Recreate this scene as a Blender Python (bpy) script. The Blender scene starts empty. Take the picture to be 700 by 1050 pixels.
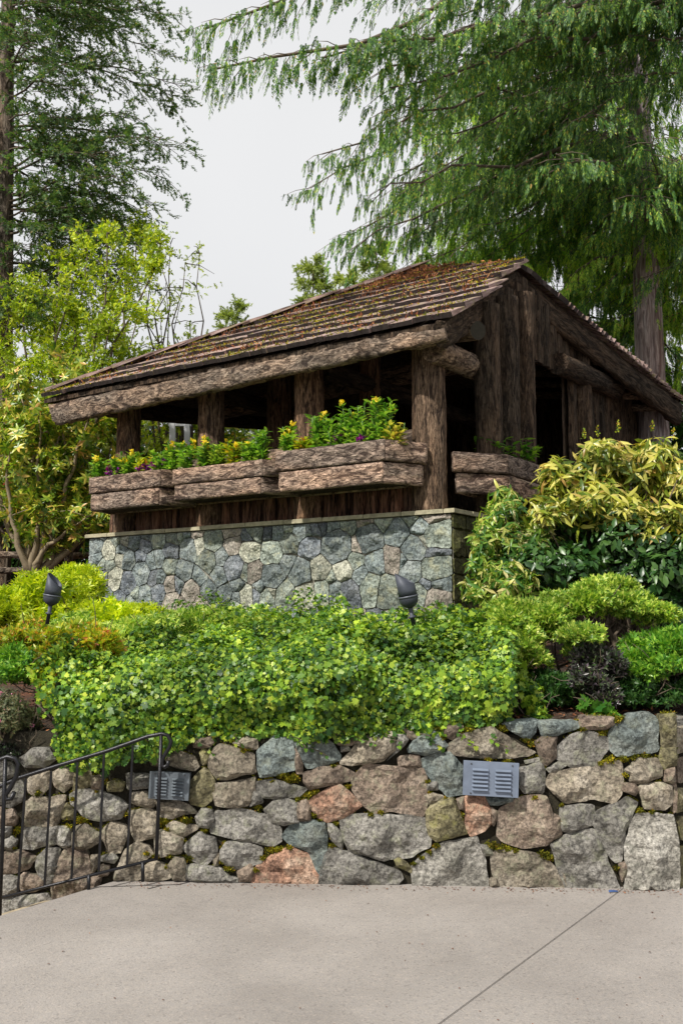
import bpy, bmesh, math, random
import numpy as np
from mathutils import Vector, Matrix, noise
from mathutils.geometry import delaunay_2d_cdt
random.seed(7); RNG = np.random.default_rng(11)
R = math.radians
scn = bpy.context.scene
# ---------------------------------------------------------------- camera
PITCH = math.atan(112/1000)
cam_d = bpy.data.cameras.new("camera"); cam = bpy.data.objects.new("camera", cam_d)
scn.collection.objects.link(cam); scn.camera = cam
cam.location = (0, 0, 1.6); cam.rotation_euler = (math.pi/2 + PITCH, 0, 0)
cam_d.sensor_fit = 'VERTICAL'; cam_d.sensor_height = 36; cam_d.lens = 36*1000/1050
cam_d.clip_start = .05; cam_d.clip_end = 3000
# ---------------------------------------------------------------- world and sun
SUN_EL, SUN_AZ = 46, 221      # azimuth clockwise from +Y (sun behind the camera, to the left)
w = bpy.data.worlds.new("World"); scn.world = w; w.use_nodes = True
nt = w.node_tree; nt.nodes.clear()
o_ = nt.nodes.new('ShaderNodeOutputWorld'); bg = nt.nodes.new('ShaderNodeBackground')
sky = nt.nodes.new('ShaderNodeTexSky'); sky.sky_type = 'NISHITA'; sky.sun_disc = False
sky.sun_elevation = R(SUN_EL); sky.sun_rotation = R(SUN_AZ)
mx = nt.nodes.new('ShaderNodeMixRGB'); mx.inputs[0].default_value = .93
tc = nt.nodes.new('ShaderNodeTexCoord'); nz = nt.nodes.new('ShaderNodeTexNoise'); nz.inputs['Scale'].default_value = 1.6
nz.inputs['Detail'].default_value = 3
cr = nt.nodes.new('ShaderNodeValToRGB')
cr.color_ramp.elements[0].color = (7.2, 7.25, 7.4, 1); cr.color_ramp.elements[1].color = (8.4, 8.4, 8.4, 1)
cr.color_ramp.elements[0].position = .3; cr.color_ramp.elements[1].position = .7
nt.links.new(tc.outputs['Generated'], nz.inputs['Vector']); nt.links.new(nz.outputs[0], cr.inputs[0])
nt.links.new(sky.outputs[0], mx.inputs[1]); nt.links.new(cr.outputs[0], mx.inputs[2])
nt.links.new(mx.outputs[0], bg.inputs[0]); bg.inputs[1].default_value = .1
nt.links.new(bg.outputs[0], o_.inputs[0])
sd = bpy.data.lights.new("sun", 'SUN'); sd.energy = 5.0; sd.angle = R(1.5); sd.color = (1, .95, .87)
so = bpy.data.objects.new("sun", sd); scn.collection.objects.link(so)
sdir = Vector((math.sin(R(SUN_AZ))*math.cos(R(SUN_EL)), math.cos(R(SUN_AZ))*math.cos(R(SUN_EL)), math.sin(R(SUN_EL))))
so.rotation_euler = sdir.to_track_quat('Z', 'Y').to_euler()
scn.view_settings.view_transform = 'Standard'; scn.view_settings.look = 'None'
scn.view_settings.exposure = .1; scn.view_settings.gamma = 1
scn.cycles.max_bounces = 6; scn.cycles.transparent_max_bounces = 4
# ---------------------------------------------------------------- measuring helpers (photo pixel -> point at a known depth)
Fv = np.array([0, math.cos(PITCH), math.sin(PITCH)]); Uv = np.array([0, -math.sin(PITCH), math.cos(PITCH)])
C0 = np.array([0, 0, 1.6])
def ray(x, y): return np.array([x-350., 0, 0]) + 1000*Fv + (525-y)*Uv
def atY(x, y, Y): r = ray(x, y); return Vector(C0 + r*(Y/r[1]))
def atZ(x, y, z): r = ray(x, y); return Vector(C0 + r*((z-1.6)/r[2]))
def onp(x, y, p, n):
    r = ray(x, y); n = np.array(n, float); return Vector(C0 + r*(np.dot(np.array(p)-C0, n)/np.dot(r, n)))
# ---------------------------------------------------------------- objects
COL = scn.collection
def tag(o, label, cat, group=None, kind=None):
    o['label'] = label; o['category'] = cat
    if group: o['group'] = group
    if kind: o['kind'] = kind
    return o
def thing(name, loc, label, cat, group=None):
    o = bpy.data.objects.new(name, None); COL.objects.link(o); o.location = loc; o.empty_display_size = .1
    o['wl'] = list(loc); return tag(o, label, cat, group)
def wloc(o):
    v = Vector((0, 0, 0))
    while o is not None: v += Vector(o.location); o = o.parent
    return v
def link(name, me, parent=None, loc=(0, 0, 0), rot=None, kind=None, mat=None):
    o = bpy.data.objects.new(name, me); COL.objects.link(o)
    if mat is not None and not me.materials: me.materials.append(mat)
    if parent is not None:
        o.parent = parent; loc = Vector(loc) - wloc(parent)
    o.location = loc
    if rot is not None: o.rotation_euler = rot
    if kind: o['kind'] = kind
    return o
def mesh(name, V, Fc, mat=None, smooth=True):
    me = bpy.data.meshes.new(name)
    V = np.asarray(V, dtype=np.float32)
    if isinstance(Fc, np.ndarray):
        n = len(Fc); k = Fc.shape[1]
        me.vertices.add(len(V)); me.vertices.foreach_set('co', V.ravel())
        me.loops.add(n*k); me.loops.foreach_set('vertex_index', Fc.astype(np.int32).ravel())
        me.polygons.add(n); me.polygons.foreach_set('loop_start', np.arange(0, n*k, k, dtype=np.int32))
        me.polygons.foreach_set('loop_total', np.full(n, k, dtype=np.int32))
    else:
        me.from_pydata([tuple(map(float, v)) for v in V], [], Fc)
    me.update(calc_edges=True)
    me.polygons.foreach_set('use_smooth', [smooth]*len(me.polygons))
    if mat is not None: me.materials.append(mat)
    return me
# ---------------------------------------------------------------- materials
def M(name):
    m = bpy.data.materials.new(name); m.use_nodes = True; n = m.node_tree
    b = n.nodes['Principled BSDF']; return m, n, b
def N(n, t, **k):
    x = n.nodes.new(t)
    for a, v in k.items():
        if a in x.inputs: x.inputs[a].default_value = v
        else: setattr(x, a, v)
    return x
def ramp(n, src, stops):
    r = n.nodes.new('ShaderNodeValToRGB'); e = r.color_ramp.elements
    while len(e) < len(stops): e.new(.5)
    for i, (p, c) in enumerate(stops):
        e[i].position = p; e[i].color = (*c, 1) if not isinstance(c, (int, float)) else (c, c, c, 1)
    n.links.new(src, r.inputs[0]); return r.outputs[0]
def mix(n, fac, a, b, mode='MIX'):
    x = n.nodes.new('ShaderNodeMixRGB'); x.blend_type = mode
    for i, v in enumerate((fac, a, b)):
        if hasattr(v, 'is_linked'): n.links.new(v, x.inputs[i])
        else: x.inputs[i].default_value = v if i == 0 else (*v, 1)
    return x.outputs[0]
def vec(n, kind='Object', scale=(1, 1, 1)):
    t = n.nodes.new('ShaderNodeTexCoord'); mp = n.nodes.new('ShaderNodeMapping'); mp.inputs['Scale'].default_value = scale
    oi = n.nodes.new('ShaderNodeObjectInfo'); ad = n.nodes.new('ShaderNodeVectorMath'); ad.operation = 'MULTIPLY_ADD'
    n.links.new(t.outputs[kind], mp.inputs[0])
    mu = n.nodes.new('ShaderNodeMath'); mu.operation = 'MULTIPLY'; mu.inputs[1].default_value = 37.
    n.links.new(oi.outputs['Random'], mu.inputs[0])
    ad.operation = 'ADD'; n.links.new(mp.outputs[0], ad.inputs[0]); n.links.new(mu.outputs[0], ad.inputs[1])
    return ad.outputs[0], oi.outputs['Random']
def tex(n, v, scale, detail=5, rough=.6, dist=0):
    t = N(n, 'ShaderNodeTexNoise'); t.inputs['Scale'].default_value = scale; t.inputs['Detail'].default_value = detail
    t.inputs['Roughness'].default_value = rough; t.inputs['Distortion'].default_value = dist
    n.links.new(v, t.inputs['Vector']); return t.outputs[0]
def vor(n, v, scale, feat='F1', out=0):
    t = N(n, 'ShaderNodeTexVoronoi'); t.feature = feat; t.inputs['Scale'].default_value = scale
    n.links.new(v, t.inputs['Vector']); return t.outputs[out]
def bump(n, b, h, strength, dist, prev=None):
    x = n.nodes.new('ShaderNodeBump'); x.inputs['Strength'].default_value = strength; x.inputs['Distance'].default_value = dist
    n.links.new(h, x.inputs['Height'])
    if prev is not None: n.links.new(prev, x.inputs['Normal'])
    n.links.new(x.outputs[0], b.inputs['Normal']); return x.outputs[0]
def stone_mat(name, c1, c2, c3, lichen=(.30, .31, .20), lich=.35, bs=.7):
    m, n, b = M(name); v, rnd = vec(n)
    a = ramp(n, tex(n, v, 5, 6, .62, .4), [(.3, c1), (.5, c2), (.72, c3)])
    g = ramp(n, tex(n, v, 48, 4, .75), [(.35, .35), (.5, .95), (.66, 1.6)])
    col = mix(n, 1, a, g, 'MULTIPLY')
    lf = ramp(n, tex(n, v, 13, 5, .65), [(.52, 0.), (.64, 1.)])
    lfm = n.nodes.new('ShaderNodeMath'); lfm.operation = 'MULTIPLY'; lfm.inputs[1].default_value = lich; n.links.new(lf, lfm.inputs[0])
    col = mix(n, lfm.outputs[0], col, lichen)
    iv = ramp(n, tex(n, v, 22, 5, .7, .6), [(.34, .35), (.43, 1.)])      # dark crevice veins of the stone itself
    col = mix(n, .75, col, iv, 'MULTIPLY')
    tone = ramp(n, rnd, [(0, .74), (1, 1.22)])
    col = mix(n, 1, col, tone, 'MULTIPLY')
    n.links.new(col, b.inputs['Base Color']); b.inputs['Roughness'].default_value = .82
    b.inputs['Specular IOR Level'].default_value = .35
    p = bump(n, b, tex(n, v, 9, 8, .68, .3), bs, .06)
    p = bump(n, b, vor(n, v, 26), .45, .02, p)
    bump(n, b, tex(n, v, 90, 3, .7), .5, .008, p)
    return m
SM = {
 'g': stone_mat('stone_grey', (.09, .085, .075), (.185, .175, .155), (.30, .285, .26)),
 'b': stone_mat('stone_brown', (.11, .083, .065), (.205, .158, .12), (.31, .25, .20)),
 'u': stone_mat('stone_blue', (.08, .098, .10), (.165, .195, .185), (.29, .31, .28), (.30, .32, .24)),
 'o': stone_mat('stone_orange', (.14, .085, .065), (.29, .165, .11), (.38, .29, .22), (.30, .27, .19), .45),
 't': stone_mat('stone_tan', (.125, .105, .08), (.24, .205, .155), (.36, .32, .26)),
 'y': stone_mat('stone_olive', (.09, .082, .045), (.175, .155, .085), (.26, .23, .15), (.26, .25, .08), .5),
 'l': stone_mat('stone_pale', (.15, .14, .12), (.285, .27, .235), (.42, .40, .36), (.15, .15, .12), .5),
}
UM = [stone_mat('base_stone_slate', (.08, .10, .105), (.18, .215, .215), (.31, .34, .33), (.36, .39, .32), .5, .9),
      stone_mat('base_stone_steel', (.075, .088, .105), (.155, .175, .195), (.28, .295, .31), (.34, .36, .34), .4, .9),
      stone_mat('base_stone_green', (.11, .13, .115), (.24, .275, .235), (.38, .42, .36), (.44, .43, .28), .55, .9),
      stone_mat('base_stone_cream', (.22, .22, .17), (.43, .43, .34), (.60, .59, .50), (.16, .19, .16), .6, .9),
      stone_mat('base_stone_warm', (.16, .14, .12), (.32, .28, .235), (.46, .42, .36), (.2, .22, .17), .5, .9)]
def plain(name, c, rough=.7, metal=0, var=.25, sc=8, bs=.3, bd=.01, spec=.4):
    m, n, b = M(name); v, rnd = vec(n)
    lo = tuple(x*(1-var) for x in c); hi = tuple(min(1, x*(1+var)) for x in c)
    n.links.new(ramp(n, tex(n, v, sc, 6), [(.3, lo), (.7, hi)]), b.inputs['Base Color'])
    b.inputs['Roughness'].default_value = rough; b.inputs['Metallic'].default_value = metal
    b.inputs['Specular IOR Level'].default_value = spec
    if bs: bump(n, b, tex(n, v, sc*6, 5), bs, bd)
    return m
def bark_mat(name, dark, mid, light, zs=.22, sc=16, axis=2, bs=1., bd=.035, crack=.09):
    m, n, b = M(name); s = [1, 1, 1]; s[axis] = zs; v, rnd = vec(n, 'Object', s)
    # furrows: thresholded turbulent noise at three scales, plates between them
    f1 = ramp(n, tex(n, v, sc*.75, 6, .62, 1.4), [(.385, 0.), (.475, .8), (.56, 1.)])
    f2 = ramp(n, tex(n, v, sc*1.9, 5, .65, .9), [(.37, .25), (.47, 1.)])
    f3 = tex(n, v, sc*4.6, 4, .7, .4)
    nz_ = N(n, 'ShaderNodeTexNoise'); nz_.inputs['Scale'].default_value = sc*.8; nz_.inputs['Detail'].default_value = 3; n.links.new(v, nz_.inputs['Vector'])
    sc_ = n.nodes.new('ShaderNodeVectorMath'); sc_.operation = 'SCALE'; sc_.inputs['Scale'].default_value = 4.5/sc; n.links.new(nz_.outputs[1], sc_.inputs[0])
    ad = n.nodes.new('ShaderNodeVectorMath'); ad.operation = 'ADD'; n.links.new(v, ad.inputs[0]); n.links.new(sc_.outputs[0], ad.inputs[1])
    e1 = ramp(n, vor(n, ad.outputs[0], sc*1.1, 'F1'), [(.25, 1.), (.75, .35)])
    col = ramp(n, f3, [(.34, mid), (.64, light)])
    e = mix(n, 1, f1, f2, 'MULTIPLY'); e = mix(n, .75, e, e1, 'MULTIPLY'); col = mix(n, e, dark, col)
    pt = ramp(n, tex(n, v, 3.2, 4), [(.4, (.78, .80, .84)), (.65, (1.2, 1.06, .98))])
    col = mix(n, 1, col, pt, 'MULTIPLY')
    col = mix(n, 1, col, ramp(n, rnd, [(0, .85), (1, 1.18)]), 'MULTIPLY')
    n.links.new(col, b.inputs['Base Color']); b.inputs['Roughness'].default_value = .9; b.inputs['Specular IOR Level'].default_value = .25
    hh = mix(n, .25, e, f3); p = bump(n, b, hh, bs, bd); bump(n, b, f3, .6, .01, p)
    return m
MB = {
 'post': bark_mat('bark_post', (.035, .020, .013), (.17, .10, .06), (.52, .35, .22), .17, 24),
 'fascia': bark_mat('bark_fascia', (.06, .042, .032), (.33, .24, .17), (.64, .51, .38), .42, 19),
 'box': bark_mat('bark_box', (.07, .046, .036), (.38, .27, .20), (.72, .56, .43), .33, 22, 0),
 'pal': bark_mat('bark_palisade', (.022, .011, .007), (.20, .10, .06), (.44, .26, .17), .10, 22),
 'dark': bark_mat('bark_old_shaded', (.02, .013, .008), (.075, .052, .032), (.17, .125, .085), .2, 18),  # old brown bark, darkened so its colour carries the gable-side shade
 'cedar': bark_mat('bark_cedar', (.16, .11, .10), (.40, .33, .31), (.60, .53, .50), .08, 12),
 'fir': bark_mat('bark_fir', (.06, .045, .03), (.20, .155, .12), (.34, .28, .21), .2, 12),
}
M_twig = plain('twig_bark', (.11, .085, .06), .9, sc=20)
M_twig_pale = plain('pale_branch_bark', (.24, .19, .12), .9, sc=20)
M_cutwood = plain('cut_wood', (.03, .026, .016), .8, sc=30)
M_soil = plain('soil', (.045, .028, .018), .95, sc=9, var=.5, bs=1, bd=.04)
M_mortar_dark = plain('dark_joint_mortar', (.04, .034, .02), .95, sc=25, var=.5, bs=1, bd=.03)
M_mortar = plain('pale_mortar', (.27, .255, .21), .95, sc=30, var=.35, bs=.8, bd=.015)
M_cop = plain('coping_stone', (.34, .31, .21), .85, sc=14, var=.35, bs=.7, bd=.01)
M_iron = plain('black_iron', (.018, .018, .021), .35, .6, .3, 30, .4, .003, .6)
M_lamp = plain('dark_slate_metal', (.055, .062, .08), .55, .2, .2, 14, .2, .002)
M_ring = plain('lamp_rim_metal', (.12, .13, .155), .45, .3, .15, 14, .1, .002)
M_vent = plain('blue_grey_metal', (.17, .205, .27), .5, .25, .18, 10, .15, .002)
M_vent2 = plain('grey_metal', (.12, .14, .16), .5, .25, .22, 10, .15, .002)
M_screw = plain('screw_metal', (.10, .10, .10), .4, .8, .1, 10, 0)
M_white = plain('white_paint', (.62, .62, .64), .6, sc=6, var=.08, bs=.1, bd=.002)
M_blue = plain('blue_plastic', (.05, .09, .22), .4, sc=6, bs=0)
# concrete with fine exposed aggregate
m, n, b = M('exposed_aggregate_concrete'); v, rnd = vec(n)
base = ramp(n, tex(n, v, 1.3, 7, .6), [(.28, (.25, .228, .21)), (.5, (.285, .262, .243)), (.72, (.325, .30, .28))])
sp = ramp(n, tex(n, v, 170, 3, .8), [(.3, .55), (.45, .98), (.6, 1.02), (.74, 1.5)])
sp2 = ramp(n, vor(n, v, 95, out=1), [(.0, (.62, .60, .59)), (.3, (.97, .97, .97)), (.7, (1, .98, .95)), (1, (1.25, 1.2, 1.15))])
col = mix(n, .9, base, sp, 'MULTIPLY'); col = mix(n, .8, col, sp2, 'MULTIPLY')
st = ramp(n, tex(n, v, .8, 7, .68, .8), [(.34, .84), (.5, .97), (.6, 1.03)]); col = mix(n, .85, col, st, 'MULTIPLY')
n.links.new(col, b.inputs['Base Color']); b.inputs['Roughness'].default_value = .85
p = bump(n, b, vor(n, v, 90), .35, .004); bump(n, b, tex(n, v, 220, 3), .4, .002, p)
M_conc = m
m, n, b = M('ground_earth'); v, rnd = vec(n)
c = ramp(n, tex(n, v, 3, 8, .65), [(.3, (.02, .014, .009)), (.5, (.05, .03, .018)), (.62, (.13, .045, .022)), (.75, (.07, .06, .025))])
n.links.new(c, b.inputs['Base Color']); b.inputs['Roughness'].default_value = 1; bump(n, b, tex(n, v, 30, 6), 1, .04)
M_ground = m
# weathered wooden shingle
m, n, b = M('weathered_shake'); v, rnd = vec(n, 'Object', (1, .12, 1))
c = ramp(n, tex(n, v, 45, 5, .65), [(.3, (.08, .056, .054)), (.5, (.28, .205, .195)), (.7, (.50, .41, .40))])
c = mix(n, 1, c, ramp(n, rnd, [(0, (.62, .55, .55)), (.5, (.95, .9, .86)), (1, (1.3, 1.15, 1.05))]), 'MULTIPLY')
v2, _ = vec(n)
mo = ramp(n, tex(n, v2, 9, 6, .7), [(.52, 0.), (.60, .85)])
mo2 = ramp(n, mo, [(0, 0.), (1, .55)]); c = mix(n, mo2, c, (.24, .235, .06))
n.links.new(c, b.inputs['Base Color']); b.inputs['Roughness'].default_value = .9; bump(n, b, tex(n, v, 60, 5), .8, .012)
M_shake = m
M_butt = plain('end_grain_shadow', (.035, .026, .024), .95, sc=30, var=.5)  # weathered butt ends, darkened to draw the shadow lines between courses
def leaf_mat(name, stops, rough=.45, trans=.35, patch=.35, psc=2.2, spec=.45):
    m, n, b = M(name); g = N(n, 'ShaderNodeNewGeometry'); v, rnd = vec(n)
    fa = N(n, 'ShaderNodeMath', operation='ADD'); n.links.new(g.outputs['Random Per Island'], fa.inputs[0]); n.links.new(rnd, fa.inputs[1])
    fr = N(n, 'ShaderNodeMath', operation='FRACT'); n.links.new(fa.outputs[0], fr.inputs[0]); c = ramp(n, fr.outputs[0], stops)
    pt = ramp(n, tex(n, v, psc, 4, .6), [(.32, (1-patch, 1-patch*.9, 1-patch)), (.68, (1+patch, 1+patch*.75, 1+patch*.2))])
    c = mix(n, 1, c, pt, 'MULTIPLY')
    n.links.new(c, b.inputs['Base Color']); b.inputs['Roughness'].default_value = rough; b.inputs['Specular IOR Level'].default_value = spec
    tr = N(n, 'ShaderNodeBsdfTranslucent'); tc = mix(n, 1, c, (1.5, 1.6, .7), 'MULTIPLY'); n.links.new(tc, tr.inputs['Color'])
    ms = N(n, 'ShaderNodeMixShader'); ms.inputs[0].default_value = trans
    n.links.new(b.outputs[0], ms.inputs[1]); n.links.new(tr.outputs[0], ms.inputs[2])
    n.links.new(ms.outputs[0], n.nodes['Material Output'].inputs['Surface']); return m
L_ivy = leaf_mat('ivy_leaf', [(0, (.02, .07, .018)), (.28, (.065, .165, .028)), (.6, (.17, .315, .035)), (.88, (.32, .46, .045)), (1, (.42, .50, .08))], .42, .3, .5, 1.6, spec=.4)
L_yel = leaf_mat('lime_leaf', [(0, (.16, .28, .010)), (.4, (.42, .54, .015)), (1, (.66, .70, .04))], .4, .35)
L_oran = leaf_mat('orange_tinged_leaf', [(0, (.10, .19, .02)), (.5, (.34, .44, .03)), (.75, (.52, .50, .04)), (.92, (.52, .28, .04)), (1, (.34, .10, .04))], .4, .3)
L_azal = leaf_mat('azalea_leaf', [(0, (.06, .15, .02)), (.4, (.20, .36, .04)), (.8, (.42, .54, .09)), (1, (.58, .62, .18))], .4, .3)
L_pier = leaf_mat('cream_edged_leaf', [(0, (.03, .10, .02)), (.35, (.09, .22, .03)), (.6, (.25, .38, .05)), (.8, (.52, .54, .16)), (1, (.55, .48, .24))], .35, .3)
L_auc = leaf_mat('gold_leaf', [(0, (.04, .09, .015)), (.3, (.20, .27, .03)), (.5, (.42, .43, .06)), (.85, (.66, .62, .20)), (1, (.36, .22, .06))], .35, .3)
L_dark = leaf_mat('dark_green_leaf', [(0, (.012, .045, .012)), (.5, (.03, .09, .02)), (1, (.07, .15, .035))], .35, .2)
L_purp = leaf_mat('purple_leaf', [(0, (.014, .02, .016)), (.35, (.04, .03, .04)), (.6, (.04, .08, .03)), (.85, (.12, .09, .13)), (1, (.12, .20, .06))], .3, .1)
L_green = leaf_mat('mid_green_leaf', [(0, (.03, .12, .02)), (.5, (.12, .30, .035)), (1, (.30, .48, .07))], .35, .3)
L_fir = leaf_mat('fir_needles', [(0, (.028, .075, .032)), (.5, (.075, .155, .06)), (.9, (.16, .25, .08)), (1, (.33, .24, .09))], .6, .35, .3, .8)
L_ced = leaf_mat('cedar_spray', [(0, (.022, .085, .03)), (.5, (.075, .19, .05)), (.85, (.18, .33, .055)), (.95, (.34, .50, .08)), (1, (.42, .26, .08))], .55, .33, .6, .6)
L_ced2 = leaf_mat('bright_cedar_spray', [(0, (.09, .22, .04)), (.5, (.28, .48, .06)), (.93, (.52, .66, .10)), (1, (.5, .34, .1))], .55, .45, .35, .6)
L_bir = leaf_mat('spring_leaf', [(0, (.12, .22, .012)), (.5, (.36, .48, .02)), (1, (.60, .62, .05))], .45, .4, .3, .8)
L_rho = leaf_mat('rhododendron_leaf', [(0, (.05, .12, .015)), (.3, (.16, .27, .025)), (.65, (.36, .43, .05)), (.88, (.58, .52, .10)), (1, (.62, .36, .14))], .35, .3, spec=.5)
L_fresh = leaf_mat('fresh_bedding_leaf', [(0, (.06, .17, .03)), (.5, (.18, .38, .05)), (1, (.42, .56, .12))], .35, .35)
L_far = leaf_mat('far_conifer_needles', [(0, (.14, .20, .06)), (1, (.36, .42, .14))], .6, .4)
L_moss = leaf_mat('moss_fuzz', [(0, (.05, .065, .004)), (.5, (.20, .21, .012)), (.85, (.40, .36, .02)), (1, (.34, .16, .02))], .9, .2, .5, 6)
L_need = leaf_mat('fallen_needles', [(0, (.10, .035, .015)), (.6, (.26, .09, .04)), (1, (.42, .20, .08))], .9, 0, .4, 6)
L_fyel = leaf_mat('yellow_petal', [(0, (.75, .50, .01)), (1, (.85, .75, .08))], .6, .3, .1)
L_fpur = leaf_mat('purple_petal', [(0, (.10, .01, .18)), (1, (.35, .01, .28))], .6, .2, .1)
L_fpink = leaf_mat('pink_petal', [(0, (.45, .12, .25)), (1, (.75, .35, .50))], .6, .2, .1)
L_fred = leaf_mat('red_petal', [(0, (.55, .01, .04)), (1, (.75, .04, .10))], .6, .2, .1)
L_heath = leaf_mat('heather_leaf', [(0, (.035, .05, .02)), (.6, (.09, .12, .05)), (1, (.22, .17, .10))], .6, .2)
L_litt = leaf_mat('leaf_litter', [(0, (.06, .02, .01)), (.6, (.16, .06, .03)), (1, (.3, .13, .06))], .9, 0)
# ---------------------------------------------------------------- leaf stamping
def unit(a): return a/np.maximum(np.linalg.norm(a, axis=-1, keepdims=True), 1e-9)
def frames(d, nrm):
    d = unit(d); x = unit(np.cross(d, nrm)); z = np.cross(x, d)
    return np.stack([x, d, z], axis=2)           # columns: width, length, normal
def stamp(T, P, D, Nn, S):
    tv, tf = T; n = len(P); Rm = frames(np.asarray(D, float), np.asarray(Nn, float))
    V = np.einsum('nij,kj->nki', Rm, tv)*np.asarray(S, float).reshape(n, 1, 1) + np.asarray(P, float)[:, None, :]
    Fc = (tf[None] + (np.arange(n)*len(tv))[:, None, None]).reshape(-1, 3)
    return V.reshape(-1, 3), Fc
def joinvf(parts):
    Vs, Fs, k = [], [], 0
    for V, Fc in parts: Vs.append(V); Fs.append(Fc+k); k += len(V)
    return np.concatenate(Vs), np.concatenate(Fs)
def T_lance(w=.16, fold=.06, curl=.12):
    v = [(0, 0, 0), (0, .4, -fold*.3), (0, .75, -fold-curl*.4), (0, 1, -curl-fold), (w, .35, fold*.6), (w*.75, .7, -curl*.3), (-w, .35, fold*.6), (-w*.75, .7, -curl*.3)]
    f = [(0, 4, 1), (1, 4, 5), (1, 5, 2), (2, 5, 3), (0, 1, 6), (1, 7, 6), (1, 2, 7), (2, 3, 7)]
    return np.array(v, float), np.array(f)
def T_diam(w=.22, fold=.08):
    return np.array([(0, 0, 0), (w, .45, fold), (0, 1, -.05), (-w, .45, fold), (0, .45, -fold*.4)], float), np.array([(0, 1, 4), (1, 2, 4), (2, 3, 4), (3, 0, 4)])
def T_ivy():
    v = [(0, .35, 0), (0, 0, -.05), (.22, -.02, .03), (.5, .22, .02), (.3, .42, .05), (.38, .72, .0), (.14, .68, .04), (0, 1, -.08), (-.14, .68, .04), (-.38, .72, .0), (-.3, .42, .05), (-.5, .22, .02), (-.22, -.02, .03)]
    return np.array(v, float), np.array([(0, i, i+1) for i in range(1, 12)]+[(0, 12, 1)])
def compose(tv, tf, items):
    """items: list of (pos, dir, normal, scale) -> joined template"""
    P, D, Nn, S = zip(*items); V, Fc = stamp((tv, tf), np.array(P, float), np.array(D, float), np.array(Nn, float), np.array(S, float))
    return V, Fc
def T_whorl(k=6, w=.17, rise=.45, T=None):
    T = T or T_lance(w); it = []
    for i in range(k):
        a = 2*math.pi*i/k + random.uniform(-.2, .2); r_ = rise + random.uniform(-.2, .25)
        it.append(((0, 0, 0), (math.cos(a), r_, math.sin(a)), (-math.cos(a)*r_, 1, -math.sin(a)*r_), random.uniform(.8, 1.1)))
    return compose(*T, it)
def T_twig(n=7, w=.10, ang=.85, l=.32, flat=.25, rnd=.2):
    """small flat spray of leaflets along a stem (length 1)"""
    it = []; T = T_diam(w, .03)
    for i in range(n):
        t = (i+.4)/n; L = l*(1-.45*t)
        for s in (-1, 1):
            it.append(((0, t*.85, random.uniform(-flat, flat)*.1), (s*ang+random.uniform(-rnd, rnd), 1, random.uniform(-flat, flat)), (0, 0, 1), L*random.uniform(.75, 1.2)))
    it.append(((0, .8, 0), (0, 1, 0), (0, 0, 1), l*.9))
    V, Fc = compose(*T, it)
    return V, Fc
def needles_T(n=12, w=.035, l=.30):
    """needle twig: single triangles"""
    v, f = [], []
    for i in range(n):
        t = i/n*.9
        for s in (-1, 1):
            a = s*random.uniform(.5, 1.1); z = random.uniform(-.5, .6); L = l*random.uniform(.7, 1.1)*(1-.4*t)
            k = len(v); v += [(0, t, 0), (0, t+w*2.2, 0), (math.sin(a)*L, t+math.cos(a)*L, z*L)]; f.append((k, k+1, k+2))
    k = len(v); v += [(-.012, 0, 0), (.012, 0, 0), (0, 1.05, 0)]; f.append((k, k+1, k+2))
    return np.array(v, float), np.array(f)
def rnd_unit(n):
    a = RNG.normal(size=(n, 3)); return unit(a)
def tube_vf(pts, radii, seg=6):
    pts = [Vector(p) for p in pts]; V, Fc = [], []
    prev = None
    for i, p in enumerate(pts):
        d = (pts[min(i+1, len(pts)-1)] - pts[max(i-1, 0)]).normalized()
        if prev is None: a = d.orthogonal().normalized()
        else: a = (prev - d*prev.dot(d)).normalized()
        prev = a; b_ = d.cross(a)
        for k in range(seg):
            t = 2*math.pi*k/seg; V.append(p + (a*math.cos(t)+b_*math.sin(t))*radii[i])
    n0 = len(pts)
    for i in range(n0-1):
        for k in range(seg):
            Fc.append((i*seg+k, i*seg+(k+1) % seg, (i+1)*seg+(k+1) % seg)); Fc.append((i*seg+k, (i+1)*seg+(k+1) % seg, (i+1)*seg+k))
    c0 = len(V); V.append(pts[0]); V.append(pts[-1])
    for k in range(seg):
        Fc.append((c0, (k+1) % seg, k)); Fc.append((c0+1, (n0-1)*seg+k, (n0-1)*seg+(k+1) % seg))
    return np.array([tuple(v) for v in V]), np.array(Fc)
def tube(name, pts, radii, mat, parent=None, seg=6, smooth=True, kind=None):
    if not hasattr(radii, '__len__'): radii = [radii]*len(pts)
    o = Vector(pts[0]); V, Fc = tube_vf([Vector(p)-o for p in pts], radii, seg)
    return link(name, mesh(name, V, Fc, mat, smooth), parent, o, kind=kind)
def curve(p0, p1, sag=0, n=8, wob=0, side=Vector((0, 0, 0))):
    p0, p1 = Vector(p0), Vector(p1); L = (p1-p0).length; out = []
    for i in range(n+1):
        t = i/n; p = p0.lerp(p1, t) + Vector((0, 0, 1))*sag*4*t*(1-t) + side*4*t*(1-t)
        if 0 < i < n: p += Vector([random.gauss(0, 1) for _ in range(3)])*wob*L
        out.append(p)
    return out
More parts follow.
